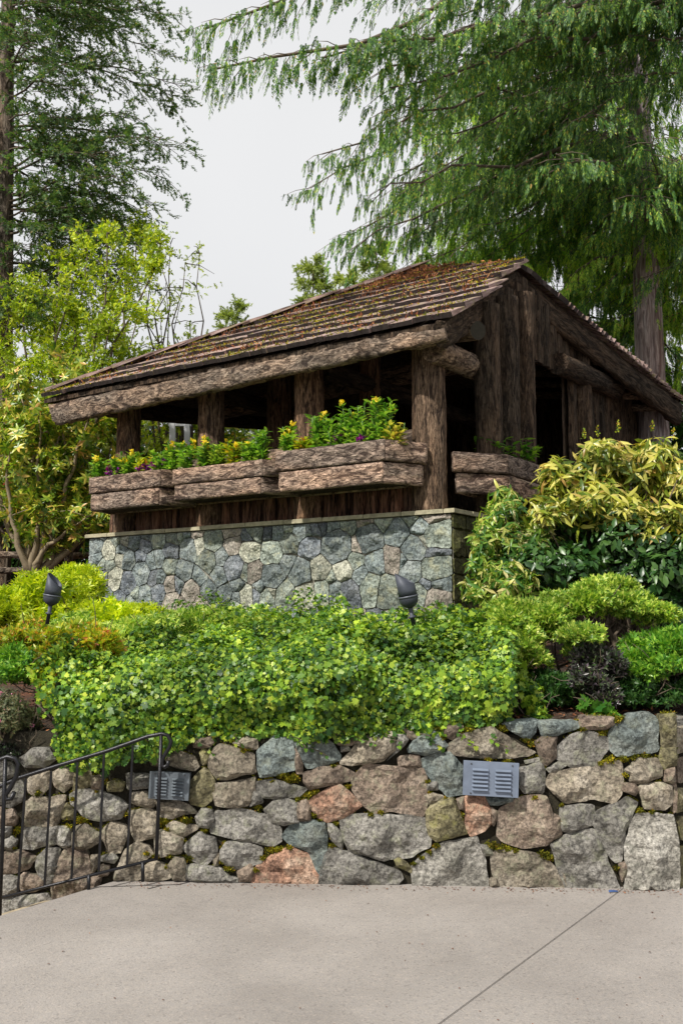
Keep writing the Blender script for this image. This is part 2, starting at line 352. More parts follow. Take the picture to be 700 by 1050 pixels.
# ---------------------------------------------------------------- ground, slab, steps
WA = atZ(130, 903.5, 0); WB = atZ(640, 911, 0); wd = (WB-WA).normalized(); wn = Vector((wd.y, -wd.x, 0))   # retaining wall line, outward normal
def onW(x, y, off=0): return onp(x, y, WA + wn*off, wn)
WC = onW(693, 912); RD = Vector((.74, .67, 0)).normalized(); RN = Vector((RD.y, -RD.x, 0))      # corner and the return's direction
def wallY(x):
    if x <= WC.x: return WA.y + (x-WA.x)*wd.y/wd.x
    return WC.y + (x-WC.x)*RD.y/RD.x
def terrain(x, v):       # v = metres behind the wall
    z = .93 + min(1, v/3.2)*.52 + .02*noise.noise(Vector((x*1.7, v*1.7, 0)))
    if x < -1.1: z -= min(.25, (-1.1-x)*.12)*max(0, 1-v/3)
    return z
xs = [-300, -100, -40, -20, -12, -8, -6] + [-5+i*.2 for i in range(51)] + [6, 8, 12, 20, 40, 100, 300]
vs = [-60, -8, .121] + [.13+i*.22 for i in range(28)] + [7, 9, 13, 20, 35, 80, 300, 900]
V = []
for v_ in vs:
    for x in xs:
        xx = max(min(x, 9), -12)
        V.append((x, wallY(xx)+v_, -1.3 if v_ < .125 else terrain(x, v_)))
nx = len(xs); Fc = [(j*nx+i, j*nx+i+1, (j+1)*nx+i+1, (j+1)*nx+i) for j in range(len(vs)-1) for i in range(nx-1)]
link('ground', mesh('ground', V, Fc, M_ground), kind='structure')
def prism(name, poly, z0, z1, mat, parent=None, kind=None, bev=.003):
    bm = bmesh.new(); c = sum((Vector((p[0], p[1], 0)) for p in poly), Vector())/len(poly)
    vsb = [bm.verts.new((p[0]-c.x, p[1]-c.y, z0)) for p in poly]; f = bm.faces.new(vsb)
    r_ = bmesh.ops.extrude_face_region(bm, geom=[f]); bmesh.ops.translate(bm, verts=[e for e in r_['geom'] if isinstance(e, bmesh.types.BMVert)], vec=(0, 0, z1-z0))
    bmesh.ops.recalc_face_normals(bm, faces=bm.faces)
    if bev: bmesh.ops.bevel(bm, geom=[e for e in bm.edges if abs(e.verts[0].co.z-z1) < 1e-5 and abs(e.verts[1].co.z-z1) < 1e-5], offset=bev, segments=2, affect='EDGES')
    me = bpy.data.meshes.new(name); bm.to_mesh(me); bm.free(); me.materials.append(mat)
    return link(name, me, parent, (c.x, c.y, 0), kind=kind)
J0 = atZ(637, 912, 0); J1 = atZ(450, 1050, 0); jd = (J1-J0).normalized(); JE = J0 + jd*9; jn = Vector((-jd.y, jd.x, 0))*.0018
J0b = J0 - jd*.1
E0 = atZ(116, 903.7, 0); E1 = atZ(0, 939, 0); ed = (E1-E0).normalized(); E0 = E0 - ed*.05; EE = E0 + ed*9
pav = thing('concrete_paving', (0, 3, 0), 'pale concrete paving with a saw-cut joint below the stone wall', 'paving'); pav['kind'] = 'structure'
del pav['label'], pav['category']
EE2 = Vector((EE.x, -2.5, 0))
back = onW(116, 903.7, -.05)
RF = WC + RD*7
a_ = [E0, EE, Vector((JE.x, EE.y, 0)) if False else JE, J0b] ; sgn = 1
if (JE + jn - EE).length < (JE - jn - EE).length: pass
else: jn = -jn
prism('slab', [E0, EE, JE+jn, J0b+jn], -.14, 0, M_conc, pav)
prism('slab', [J0b-jn, JE-jn, Vector((9, JE.y, 0)), Vector((9, RF.y, 0)), RF-RN*.05, WC+Vector((0, .05, 0))], -.14, 0, M_conc, pav)
# steps going down along the wall
M_step = plain('step_stone', (.36, .30, .21), .9, sc=12, var=.3, bs=.6, bd=.01)
stairs = thing('stone_steps', E1, 'tan stone steps descending beside the wall behind the iron railing', 'steps')
en = Vector((-ed.y, ed.x, 0));
if en.x > 0: en = -en
for k in range(7):
    a0 = E0 + en*(.02+.33*k) - ed*.15; a1 = a0 + en*.36; z = -.12-.13*k
    prism('step', [a0, a0+ed*4, a1+ed*4, a1-ed*.0], z-.2, z, M_step, stairs, bev=.012)
# ---------------------------------------------------------------- stones
def chaikin(P, q=.075):
    out = []
    for i in range(len(P)):
        a, b_ = P[i], P[(i+1) % len(P)]; out += [a.lerp(b_, q), a.lerp(b_, 1-q)]
    return out
def seg_dist(p, a, b):
    ab = b-a; t = max(0, min(1, (p-a).dot(ab)/max(ab.length_squared, 1e-12))); return (p-(a+ab*t)).length
def stone_vf(poly, grid, prot, back_, seed, gap=0.0):
    """poly: 2D Vectors (s,z), centred; returns verts in (s, z, outward) space"""
    c = sum(poly, Vector((0, 0)))/len(poly)
    P = chaikin(poly); out = []
    for i in range(len(P)):
        a, b_ = P[i], P[(i+1) % len(P)]; k = max(1, int((b_-a).length/(grid*1.1)))
        out += [a.lerp(b_, j/k) for j in range(k)]
    Q = []
    for i, p in enumerate(out):
        nn = noise.noise(Vector((p.x*14, p.y*14, seed)))*grid*.45
        d = (p-c).normalized(); q = p + d*(nn-gap); Q.append(q)
    x0, x1 = min(p.x for p in Q), max(p.x for p in Q); y0, y1 = min(p.y for p in Q), max(p.y for p in Q)
    area = abs(sum(Q[i].x*Q[(i+1) % len(Q)].y-Q[(i+1) % len(Q)].x*Q[i].y for i in range(len(Q))))/2
    rr = min(.026, math.sqrt(area)*.12)
    inner = []; y = y0; row = 0
    rs = random.Random(seed)
    while y < y1:
        x = x0 + (grid*.5 if row % 2 else 0)
        while x < x1:
            inner.append(Vector((x+rs.uniform(-.22, .22)*grid, y+rs.uniform(-.22, .22)*grid))); x += grid
        y += grid*.87; row += 1
    def bd(p): return min(seg_dist(p, Q[i], Q[(i+1) % len(Q)]) for i in range(len(Q)))
    def inside(p):
        r_ = False; j = len(Q)-1
        for i in range(len(Q)):
            if (Q[i].y > p.y) != (Q[j].y > p.y) and p.x < (Q[j].x-Q[i].x)*(p.y-Q[i].y)/(Q[j].y-Q[i].y)+Q[i].x: r_ = not r_
            j = i
        return r_
    inner = [(p, bd(p)) for p in inner if inside(p)]; inner = [(p, d) for p, d in inner if d > grid*.42]
    allp = Q + [p for p, _ in inner]; nb = len(Q)
    res = delaunay_2d_cdt(allp, [], [list(range(nb))], 1, 1e-6)
    vs2, tris = res[0], res[2]
    planes = [(rs.uniform(-.5, .5), rs.uniform(-.5, .5), rs.uniform(.0, .40)) for _ in range(6)]
    sz = math.sqrt(area); V = []
    for p in vs2:
        d = bd(p) if len(V) >= 0 else 0
        e = min(1, d/rr); h = prot*(.30+.70*(1-(1-e)**1.5))
        q = p-c
        f = min(pl[0]*q.x+pl[1]*q.y+pl[2]*sz*.16 for pl in planes)
        h += e*(f*.95 + .10*sz*noise.fractal(Vector((p.x*7, p.y*7, seed*1.7)), 1., 2., 3) - .05*sz*max(0, .18-abs(noise.noise(Vector((p.x*6, p.y*6, seed*3.3)))))/.18)
        V.append((p.x, p.y, max(h, prot*.22)))
    nv = len(V); Fc = [tuple(t) for t in tris]
    # rim backwards
    cnt = {}
    for t in Fc:
        for i in range(len(t)):
            e = (t[i], t[(i+1) % len(t)]); cnt[tuple(sorted(e))] = cnt.get(tuple(sorted(e)), []) + [e]
    rim = [v_[0] for v_ in cnt.values() if len(v_) == 1]; mp = {}
    for e in rim:
        for i in e:
            if i not in mp: mp[i] = len(V); q = Vector(V[i][:2]); q = c+(q-c)*.93; V.append((q.x, q.y, -back_))
    for a, b_ in rim: Fc.append((b_, a, mp[a])); Fc.append((b_, mp[a], mp[b_]))
    return V, Fc
def put_stone(name, pts3, orig, ax, nrm, mat, parent, grid, prot, back_, seed, gap=0, base=0):
    """pts3 on plane (orig, nrm); ax horizontal axis"""
    ctr = sum(pts3, Vector())/len(pts3); poly = [Vector(((p-ctr).dot(ax), (p-ctr).z)) for p in pts3]
    ar = sum(poly[i].x*poly[(i+1) % len(poly)].y-poly[(i+1) % len(poly)].x*poly[i].y for i in range(len(poly)))
    if ar < 0: poly.reverse()
    V, Fc = stone_vf(poly, grid, prot, back_, seed, gap)
    V = [ax*v_[0] + Vector((0, 0, v_[1])) + nrm*v_[2] for v_ in V]
    # orientation check
    a, b_, c_ = (V[i] for i in Fc[0][:3])
    if (b_-a).cross(c_-a).dot(nrm) < 0: Fc = [tuple(reversed(f)) for f in Fc]
    return link(name, mesh(name, [tuple(v_) for v_ in V], Fc, mat, False), parent, ctr + nrm*base)
STONES = [
 (0, 760, 'g', [[100,90],[170,40],[250,35],[285,95],[230,130],[140,130]]),
 (0, 760, 't', [[145,200],[175,170],[250,155],[250,240],[200,290],[150,255]]),
 (0, 760, 't', [[275,160],[330,135],[375,145],[370,215],[330,255],[285,230]]),
 (0, 760, 'y', [[390,120],[450,130],[468,175],[465,230],[380,245],[375,190]]),
 (0, 760, 'b', [[475,185],[540,180],[520,240],[475,240]]), (0, 760, 'y', [[555,215],[600,195],[635,215],[620,250],[560,250]]),
 (0, 760, 'g', [[40,240],[100,180],[125,230],[110,310],[60,335],[25,330]]),
 (0, 760, 't', [[130,320],[170,290],[240,290],[245,430],[130,430]]), (0, 760, 't', [[250,300],[340,275],[330,340],[290,440],[255,445]]),
 (0, 760, 'g', [[365,275],[400,250],[500,255],[600,290],[655,330],[620,395],[520,405],[440,385],[400,350],[370,320]]),
 (0, 760, 'y', [[320,360],[345,325],[380,360],[375,400],[320,400]]), (0, 760, 'b', [[25,360],[65,355],[90,390],[80,430],[25,430]]),
 (0, 760, 'g', [[22,440],[55,445],[50,480],[22,500]]), (0, 760, 'g', [[15,515],[60,490],[85,510],[70,550],[15,550]]),
 (0, 760, 'g', [[120,445],[180,435],[245,445],[240,530],[170,550],[120,545]]), (0, 760, 'g', [[250,450],[292,440],[290,520],[250,540]]),
 (0, 760, 'g', [[300,440],[360,450],[365,530],[330,540],[295,520]]), (0, 760, 't', [[395,440],[440,425],[515,475],[500,520],[440,545],[380,540],[375,480]]),
 (0, 760, 't', [[530,455],[570,420],[645,435],[650,480],[620,565],[560,570],[545,520],[530,500]]),
 (0, 760, 'b', [[10,590],[40,562],[110,570],[188,595],[150,650],[40,680],[8,680]]), (0, 760, 'g', [[0,692],[60,690],[100,700],[90,770],[60,790],[0,790]]),
 (0, 760, 'g', [[190,600],[240,555],[305,560],[300,640],[250,740],[215,720],[190,650]]),
 (0, 760, 'b', [[320,570],[340,552],[440,555],[460,640],[470,690],[460,780],[270,840],[270,750],[300,640]]),
 (0, 760, 't', [[470,590],[500,590],[500,640],[475,680]]), (0, 760, 'g', [[520,590],[580,575],[600,600],[580,620],[520,615]]),
 (0, 760, 'b', [[515,640],[560,640],[550,680],[510,690]]), (0, 760, 'b', [[110,700],[130,680],[190,690],[235,740],[180,770],[110,760]]),
 (0, 760, 'g', [[0,810],[100,800],[240,780],[262,815],[180,850],[0,900]]), (0, 760, 'b', [[475,700],[520,700],[500,750],[470,770]]),
 (0, 760, 'g', [[-60,240],[-10,200],[20,230],[15,320],[-50,330]]), (0, 760, 'b', [[-90,350],[15,340],[18,430],[-80,440]]),
 (0, 760, 'g', [[-120,455],[10,450],[8,550],[-110,560]]), (0, 760, 't', [[-100,580],[0,575],[-2,680],[-110,680]]),
 (0, 760, 'g', [[-130,700],[-8,695],[-10,790],[-120,800]]), (0, 760, 'b', [[-150,220],[-70,190],[-70,330],[-140,330]]), (0, 760, 'g', [[-130,810],[-8,808],[-12,900],[-140,920]]),
 (0, 760, 'g', [[-40,60],[60,110],[80,160],[20,200],[-60,190]]),
 (140, 740, 'g', [[-45,265],[70,272],[60,340],[-40,342]]), (140, 740, 't', [[-30,365],[50,355],[95,400],[80,435],[-20,410]]),
 (140, 740, 't', [[-40,460],[60,450],[100,465],[95,590],[0,610],[-20,570],[-30,500]]),
 (140, 740, 't', [[150,190],[210,150],[290,180],[322,230],[295,250],[180,225]]), (140, 740, 'y', [[330,165],[345,145],[370,170],[365,215],[340,220]]),
 (140, 740, 'b', [[300,105],[380,80],[395,110],[370,130],[300,130]]), (140, 740, 't', [[375,190],[400,140],[430,120],[600,165],[605,260],[420,295],[375,230]]),
 (140, 740, 't', [[500,110],[560,85],[610,95],[615,138],[560,140]]), (140, 740, 'b', [[65,190],[120,180],[130,225],[80,222]]),
 (140, 740, 'y', [[265,385],[285,310],[345,235],[375,255],[395,310],[385,400],[345,430],[285,420]]),
 (140, 740, 't', [[400,320],[520,310],[600,290],[605,350],[625,380],[560,430],[500,440],[410,430],[398,370]]),
 (140, 740, 'g', [[605,360],[635,370],[645,410],[590,425]]),
 (140, 740, 't', [[110,410],[160,400],[270,425],[310,470],[230,470],[190,495],[120,485]]), (140, 740, 'g', [[310,490],[340,450],[385,455],[395,500],[370,545],[320,530]]),
 (140, 740, 't', [[160,530],[200,515],[315,535],[300,555],[245,585],[170,560]]), (140, 740, 't', [[100,562],[150,560],[235,600],[230,670],[100,685]]),
 (140, 740, 'g', [[240,645],[330,570],[400,600],[410,660],[350,740],[290,705]]),
 (140, 740, 'g', [[410,460],[460,460],[520,445],[660,480],[700,505],[740,550],[735,610],[700,640],[600,615],[500,600],[380,570]]),
 (140, 740, 'g', [[430,660],[460,620],[560,625],[640,650],[635,720],[500,755],[430,710]]), (140, 740, 't', [[405,670],[425,680],[420,730],[400,740]]),
 (140, 740, 't', [[165,740],[195,690],[240,705],[255,760],[250,808],[190,808]]), (140, 740, 'g', [[260,740],[300,730],[420,755],[470,790],[515,800],[510,820],[260,815]]),
 (140, 740, 't', [[40,750],[100,715],[150,745],[175,800],[45,812]]), (140, 740, 't', [[-110,790],[-55,660],[0,620],[60,640],[85,680],[30,720],[38,800],[-110,812]]),
 (140, 740, 'b', [[525,770],[580,740],[600,760],[585,815],[530,815]]),
 (280, 740, 'u', [[-80,150],[-20,110],[0,75],[90,90],[105,150],[108,240],[0,275],[-60,280],[-80,230]]),
 (280, 740, 'b', [[110,145],[125,130],[145,215],[150,260],[120,260]]), (280, 740, 'u', [[100,90],[180,65],[220,50],[300,120],[345,170],[340,195],[240,225],[175,232],[140,160]]),
 (280, 740, 'b', [[300,70],[340,35],[440,55],[440,85],[400,120],[340,115]]), (280, 740, 't', [[350,200],[420,130],[440,85],[600,50],[625,60],[620,150],[560,200],[400,220],[350,215]]),
 (280, 740, 'g', [[632,70],[670,70],[690,95],[640,150],[585,195],[628,145]]), (280, 740, 'b', [[645,190],[660,180],[740,175],[760,230],[690,232],[650,225]]),
 (280, 740, 'b', [[160,260],[230,240],[340,228],[415,265],[400,300],[300,320],[200,345],[160,310]]),
 (280, 740, 'g', [[-80,310],[0,295],[80,320],[175,345],[130,385],[0,390],[-60,385],[-80,350]]),
 (280, 740, 'b', [[410,290],[470,225],[520,225],[700,240],[765,240],[785,290],[785,450],[760,480],[600,455],[520,465],[470,430],[430,390],[410,350]]),
 (280, 740, 'o', [[180,410],[250,365],[345,322],[390,360],[450,430],[400,470],[280,508],[230,490]]),
 (280, 740, 'g', [[0,410],[60,395],[125,420],[125,510],[60,528],[0,510],[-40,450]]), (280, 740, 'b', [[130,415],[170,405],[188,440],[188,500],[130,505]]),
 (280, 740, 'u', [[45,590],[90,535],[160,505],[260,520],[270,600],[260,700],[240,785],[215,750],[180,660],[90,630]]),
 (280, 740, 'g', [[280,520],[310,530],[355,600],[350,650],[300,610]]),
 (280, 740, 'g', [[345,500],[420,475],[560,480],[700,485],[770,495],[800,580],[795,640],[700,690],[560,705],[400,660],[360,590]]),
 (280, 740, 'o', [[-120,830],[-75,730],[0,680],[100,650],[180,680],[230,790],[225,830]]),
 (280, 740, 'g', [[240,832],[270,690],[300,640],[360,660],[520,720],[650,770],[660,800],[630,832]]), (280, 740, 'y', [[625,710],[650,700],[705,750],[705,775],[640,740]]),
 (280, 740, 'g', [[350,130],[380,128],[392,145],[355,150]]), (280, 740, 'b', [[665,35],[720,60],[760,75],[725,100],[690,80]]),
 (420, 730, 'u', [[-5,185],[40,130],[90,90],[130,95],[190,170],[150,200],[80,215],[0,205]]), (420, 730, 'b', [[170,65],[270,75],[215,135],[185,120]]),
 (420, 730, 't', [[200,165],[290,110],[420,78],[520,150],[640,205],[600,225],[520,235],[300,230],[200,215]]),
 (420, 730, 'u', [[475,60],[650,38],[640,100],[600,135],[520,95]]), (560, 710, 'u', [[-45,150],[0,150],[150,145],[155,180],[60,215],[-20,225]]),
 (420, 730, 'u', [[65,245],[130,220],[200,215],[240,250],[275,290],[275,415],[190,425],[130,370],[70,290]]),
 (420, 730, 'g', [[90,365],[130,365],[135,395],[90,400]]), (420, 730, 't', [[80,430],[110,415],[170,430],[150,465],[100,470]]),
 (420, 730, 'y', [[85,510],[120,470],[220,440],[260,540],[290,620],[200,640],[140,655],[100,630],[90,570]]), (420, 730, 'b', [[240,450],[275,440],[280,500],[255,490]]),
 (420, 730, 'o', [[275,450],[300,425],[370,430],[410,500],[415,560],[380,610],[310,630],[290,600],[285,510]]), (420, 730, 'b', [[415,490],[450,510],[430,580],[415,560]]),
 (420, 730, 'u', [[380,435],[520,440],[520,460],[420,475]]), (420, 730, 'g', [[560,290],[670,260],[690,300],[680,410],[590,405],[560,380]]),
 (420, 730, 'g', [[595,250],[655,235],[660,250],[600,262]]), (560, 710, 'b', [[-55,260],[-10,230],[50,230],[40,330],[0,370],[-30,350]]),
 (420, 730, 'b', [[450,630],[470,500],[540,450],[620,430],[700,435],[725,520],[770,540],[765,630],[700,680],[580,695],[480,660]]),
 (420, 730, 'l', [[0,800],[60,740],[160,680],[340,640],[360,700],[390,800],[395,898],[15,892]]), (420, 730, 'g', [[370,690],[415,690],[420,730],[385,730]]),
 (420, 730, 't', [[420,745],[450,712],[540,715],[640,730],[720,770],[780,830],[795,902],[460,899],[430,830]]), (420, 730, 't', [[412,862],[440,855],[455,892],[415,895]]),
 (560, 710, 'b', [[155,170],[190,125],[345,125],[340,165],[290,185],[170,180]]), (560, 710, 'u', [[320,205],[430,110],[510,105],[560,130],[570,290],[360,325],[330,290]]),
 (560, 710, 'g', [[45,290],[90,240],[200,195],[310,235],[325,275],[240,375],[130,378],[60,340]]),
 (560, 710, 't', [[0,460],[30,410],[200,380],[380,350],[385,520],[330,565],[230,540],[100,565],[10,490]]), (560, 710, 'g', [[5,390],[60,355],[100,375],[20,405]]),
 (560, 710, 't', [[400,400],[470,345],[560,340],[590,380],[580,430],[470,465],[430,450],[440,420]]), (560, 710, 'b', [[395,465],[450,470],[468,500],[450,525],[395,500]]),
 (560, 710, 't', [[480,480],[590,465],[640,480],[640,570],[600,595],[500,590]]), (560, 710, 'g', [[70,590],[240,575],[240,675],[120,710],[75,705]]),
 (560, 710, 'g', [[245,620],[330,585],[410,540],[465,570],[400,700],[385,860],[350,865],[300,800],[245,680]]),
 (560, 710, 'g', [[25,780],[100,735],[240,700],[290,820],[375,1006],[100,1010],[60,880]]), (560, 710, 'b', [[370,880],[410,870],[410,930],[385,970]]),
 (560, 710, 'y', [[583,112],[655,116],[662,270],[587,276]]), (560, 710, 'y', [[587,286],[655,282],[662,372],[604,386],[585,340]]), (560, 710, 'b', [[606,397],[658,388],[664,600],[648,612],[642,478],[604,462]]),
 (560, 710, 'l', [[404,800],[430,680],[460,625],[640,630],[665,720],[672,900],[675,1012],[400,1010],[410,900]]),
]
rw = thing('retaining_wall', (WA.x, WA.y+.1, 0), 'rubble stone retaining wall with mossy joints beside the concrete paving', 'wall')
# recessed joint body: front at -9 cm
def wall_body(name, a, b_, nrm, z0, z1, depth, thick, mat, parent, topf=None):
    n_ = int((b_-a).length/.12)+1; m_ = int((z1-z0)/.12)+1; V, Fc = [], []
    for j in range(m_+1):
        for i in range(n_+1):
            p = a.lerp(b_, i/n_); z = z0+(z1-z0)*j/m_
            p = p - nrm*(depth+.02*noise.noise(Vector((i*.9, j*.9, 3)))); V.append((p.x, p.y, z))
    for j in range(m_):
        for i in range(n_): Fc.append((j*(n_+1)+i, j*(n_+1)+i+1, (j+1)*(n_+1)+i+1, (j+1)*(n_+1)+i))
    k = len(V); top = [V[m_*(n_+1)+i] for i in range(n_+1)]
    for t in top: V.append((t[0]-nrm.x*thick, t[1]-nrm.y*thick, t[2]))
    for i in range(n_): Fc.append((m_*(n_+1)+i, m_*(n_+1)+i+1, k+i+1, k+i))
    return link(name, mesh(name, V, Fc, mat), parent)
WL = WA - wd*3.4
PROT = .06
wall_body('joint_fill', WL, WC+wd*.02, wn, -1.2, .90, .03, .2, M_mortar_dark, rw)
wall_body('joint_fill', WC, WC+RD*4, RN, -.1, .92, .03, .3, M_mortar_dark, rw)
sdn = 0
for ox, oy, c, P in STONES:
    sdn += 1
    pts = [onW(ox+x/5, oy+y/5) for x, y in P]
    put_stone('stone', pts, WA, wd, wn, SM[c], rw, .030, .045+.02*random.random(), .10, sdn, -.011, -.012)
# extra stones left of frame, so the wall goes on
for i in range(5):
    for j in range(7):
        x0 = -30-52*i-random.uniform(0, 6); y0 = 770+28*j
        P = [(x0+random.uniform(-2, 3)-48, y0), (x0, y0+random.uniform(-2, 3)), (x0+random.uniform(-2, 2), y0+25), (x0-48, y0+25+random.uniform(-3, 2))]
        put_stone('stone', [onW(*p) for p in P], WA, wd, wn, SM[random.choice('ggbt')], rw, .06, .05, .1, 300+i*9+j, .004, -.012)
# return of the wall beyond the corner
zz = [0, .26, .43, .60, .78, .96]
for j in range(5):
    s = .04 if j % 2 else .0; z0, z1 = zz[j]+.01, zz[j+1]-.012
    while s < 3.6:
        L = random.uniform(.26, .5); a = WC+RD*(s+.01); b_ = WC+RD*(s+L-.015)
        P = [Vector((a.x, a.y, z0)), Vector((b_.x, b_.y, z0+random.uniform(-.02, .02))), Vector((b_.x, b_.y, z1+random.uniform(-.03, .01))), Vector((a.x, a.y, z1))]
        put_stone('stone', P, WC, RD, RN, SM[random.choice('yybtg')], rw, .05, .05, .1, 500+j*20+int(s*9), .003, -.01)
        s += L
# capstones on the return, seen edge-on
for k in range(4):
    a = WC+RD*(.12+k*.62)+Vector((-.02, .06, 0)); d2 = Vector((-RN.x, -RN.y, 0))
    P = [a, a+RD*.58, a+RD*.55+d2*.42, a+d2*.38+RD*.02]
    prism('capstone', P, .935, .985+.012*(k % 2), SM['g'], rw, bev=.015)
# moss in the joints
mossP = [(38,815,6),(20,851,6),(70,836,8),(85,841,8),(15,870,4),(150,876,6),(30,832,4),(72,848,4),(165,842,7),(190,842,8),(172,851,5),(186,862,5),(160,878,6),(175,877,5),(195,880,6),(170,890,4),(236,890,7),(228,884,4),(262,893,5),(270,880,5),(278,872,6),
 (290,795,7),(302,798,7),(296,801,6),(316,816,7),(322,812,5),(336,790,4),(342,786,4),(357,807,4),(280,802,5),(323,836,5),(328,842,4),(344,845,4),(340,868,4),(285,872,7),(297,870,5),(305,820,4),(380,836,6),(390,833,6),(445,836,5),(440,874,4),(432,880,4),(424,886,3),(447,868,5),
 (447,748,5),(470,752,6),(480,748,6),(515,747,6),(540,759,5),(545,764,4),(453,757,4),(472,840,5),(474,836,4),(503,868,8),(510,870,7),(520,872,7),(528,873,5),(560,758,6),(552,762,4),(548,818,4),(556,877,7),(562,880,6),(597,748,5),(617,752,7),(632,740,6),(636,737,5),(625,780,8),(638,778,7),(650,777,6),(660,775,5),(615,783,5),(640,795,4),(655,832,5),(668,833,5),(632,890,4),(440,814,4),(438,802,4),(456,820,4),(500,779,6),(520,781,5),(225,797,4),(250,770,5),(255,768,4),(170,842,5),(265,828,4),(120,802,4),(40,812,6),(107,802,4),(130,835,4),(75,820,4),(210,852,4),(575,826,3),(573,842,3),(100,812,4)]
P = []; D = []
for x, y, r_ in mossP:
    k = int(34*r_)
    for _ in range(k):
        a = random.gauss(0, .5); b_ = random.gauss(0, .36)
        p = onW(x+a*r_, y+b_*r_*.8, -.035 + .045*math.exp(-(a*a+b_*b_)*1.2)*random.uniform(.6, 1.1)); P.append(p)
        D.append((random.gauss(0, .6), -1+random.gauss(0, .4), random.gauss(.5, .5)))
# thin moss along the top of many stones
for ox, oy, c, poly in STONES:
    if random.random() < .7:
        k0 = min(range(len(poly)), key=lambda i: poly[i][1]); a = poly[k0]; b_ = poly[(k0+1) % len(poly)]
        if random.random() < .5: b_ = poly[k0-1]
        for _ in range(60):
            t = random.random(); P.append(onW(ox+(a[0]*(1-t)+b_[0]*t)/5+random.gauss(0, .6), oy+(a[1]*(1-t)+b_[1]*t)/5-1+random.gauss(0, .8), -.03+random.uniform(0, .02)))
            D.append((random.gauss(0, .6), -.7, random.gauss(.7, .5)))
# base roots down in the moss pads
P = np.array([tuple(p) for p in P]); D = np.array(D)
V, Fc = stamp(T_diam(.28), P, D, rnd_unit(len(P)), RNG.uniform(.012, .024, len(P)))
link('moss', mesh('moss', V, Fc, L_moss), rw, kind='stuff')
# ---------------------------------------------------------------- shelter frame of reference
O = atY(463, 522, 8.5)
_vl = ray(-1125, 637); du = Vector((-_vl[0], -_vl[1], 0)).normalized(); dn = Vector((-du.y, du.x, 0))
def B(a, b_, z): p = O + du*a + dn*b_; return Vector((p.x, p.y, z))
def onBp(x, y, b_): return onp(x, y, O+dn*b_, dn)
def onAp(x, y, a): return onp(x, y, O+du*a, du)
def ab(p): q = Vector(p)-O; return q.dot(du), q.dot(dn), p[2]
# ---------------------------------------------------------------- base wall of the shelter
bw = thing('base_wall', B(-2.3, .1, 1.5), 'grey-blue mortared stone base wall under the log shelter', 'wall')
ZT = 2.545
wall_body('mortar', B(-4.66, 0, 0), B(0, 0, 0), -dn, 1.3, ZT, .022, .5, M_mortar, bw)
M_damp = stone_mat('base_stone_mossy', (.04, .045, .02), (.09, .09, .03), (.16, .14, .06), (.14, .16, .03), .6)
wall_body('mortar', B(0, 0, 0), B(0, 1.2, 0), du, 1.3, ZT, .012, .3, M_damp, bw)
wall_body('mortar', B(-4.66, 1.2, 0), B(-4.66, 0, 0), -du, 1.3, ZT, .0, .3, M_mortar, bw)
CE = []
for ox, oy, s, L in [
 (90, 530, 7, [(60,200,50),(155,250,50),(80,140,20),(210,170,25),(262,165,30),(340,180,45),(425,135,28),(510,165,42),(620,145,48),(410,205,40),(240,235,30),(235,290,25),(300,305,50),(380,280,35),(460,320,35),(510,300,35),(600,240,50),(70,300,30),(100,345,25),(155,345,25),(45,460,50),(110,440,40),(195,445,55),(290,480,60),(390,400,65),(475,440,30),(590,350,45),(520,440,30),(595,490,45),(650,480,30),(410,570,50),(510,540,50),(340,560,25),(130,570,45),(235,590,40),(30,590,40),(310,620,40),(600,600,50)]),
 (180, 530, 7, [(95,230,60),(160,200,30),(20,130,30),(80,105,20),(150,110,25),(270,165,60),(400,105,40),(410,200,50),(570,95,50),(525,240,60),(525,150,18),(700,260,65),(690,100,30),(230,320,60),(330,290,25),(310,430,50),(180,425,40),(60,390,55),(420,370,70),(500,400,20),(555,400,45),(440,490,25),(700,430,75),(110,540,60),(240,530,55),(355,555,50),(440,580,20),(510,570,50),(650,570,45),(580,560,20),(600,520,15),(40,650,50),(180,635,50),(20,480,30),(420,640,30)]),
 (270, 520, 7, [(90,170,45),(185,140,20),(265,170,50),(320,170,25),(185,255,55),(370,155,25),(430,125,25),(500,130,40),(605,130,45),(330,285,60),(530,280,110),(175,400,25),(275,470,70),(410,450,70),(480,510,18),(575,450,65),(145,615,55),(60,600,25),(310,610,60),(420,590,55),(510,590,35),(620,600,60),(545,630,15)]),
 (360, 520, 6.364, [(90,80,40),(215,90,45),(390,70,35),(300,165,70),(445,130,45),(510,50,30),(535,190,60),(115,205,85),(465,215,25),(410,270,75),(265,345,60),(165,360,60),(530,400,70),(525,305,20),(395,410,60),(335,350,18),(60,450,40),(125,510,65),(235,530,60),(450,570,50),(540,600,60),(490,510,15),(555,510,15),(20,350,40),(40,250,25)])]:
    for x, y, r_ in L: CE.append((ox+x/s, oy+y/s, r_/s))
cen = []
for x, y, r_ in CE:
    p = onBp(x, y, 0); a, _, z = ab(p); k = (p.y*math.cos(PITCH))/1000
    cen.append((a, z, r_*k*1.1))
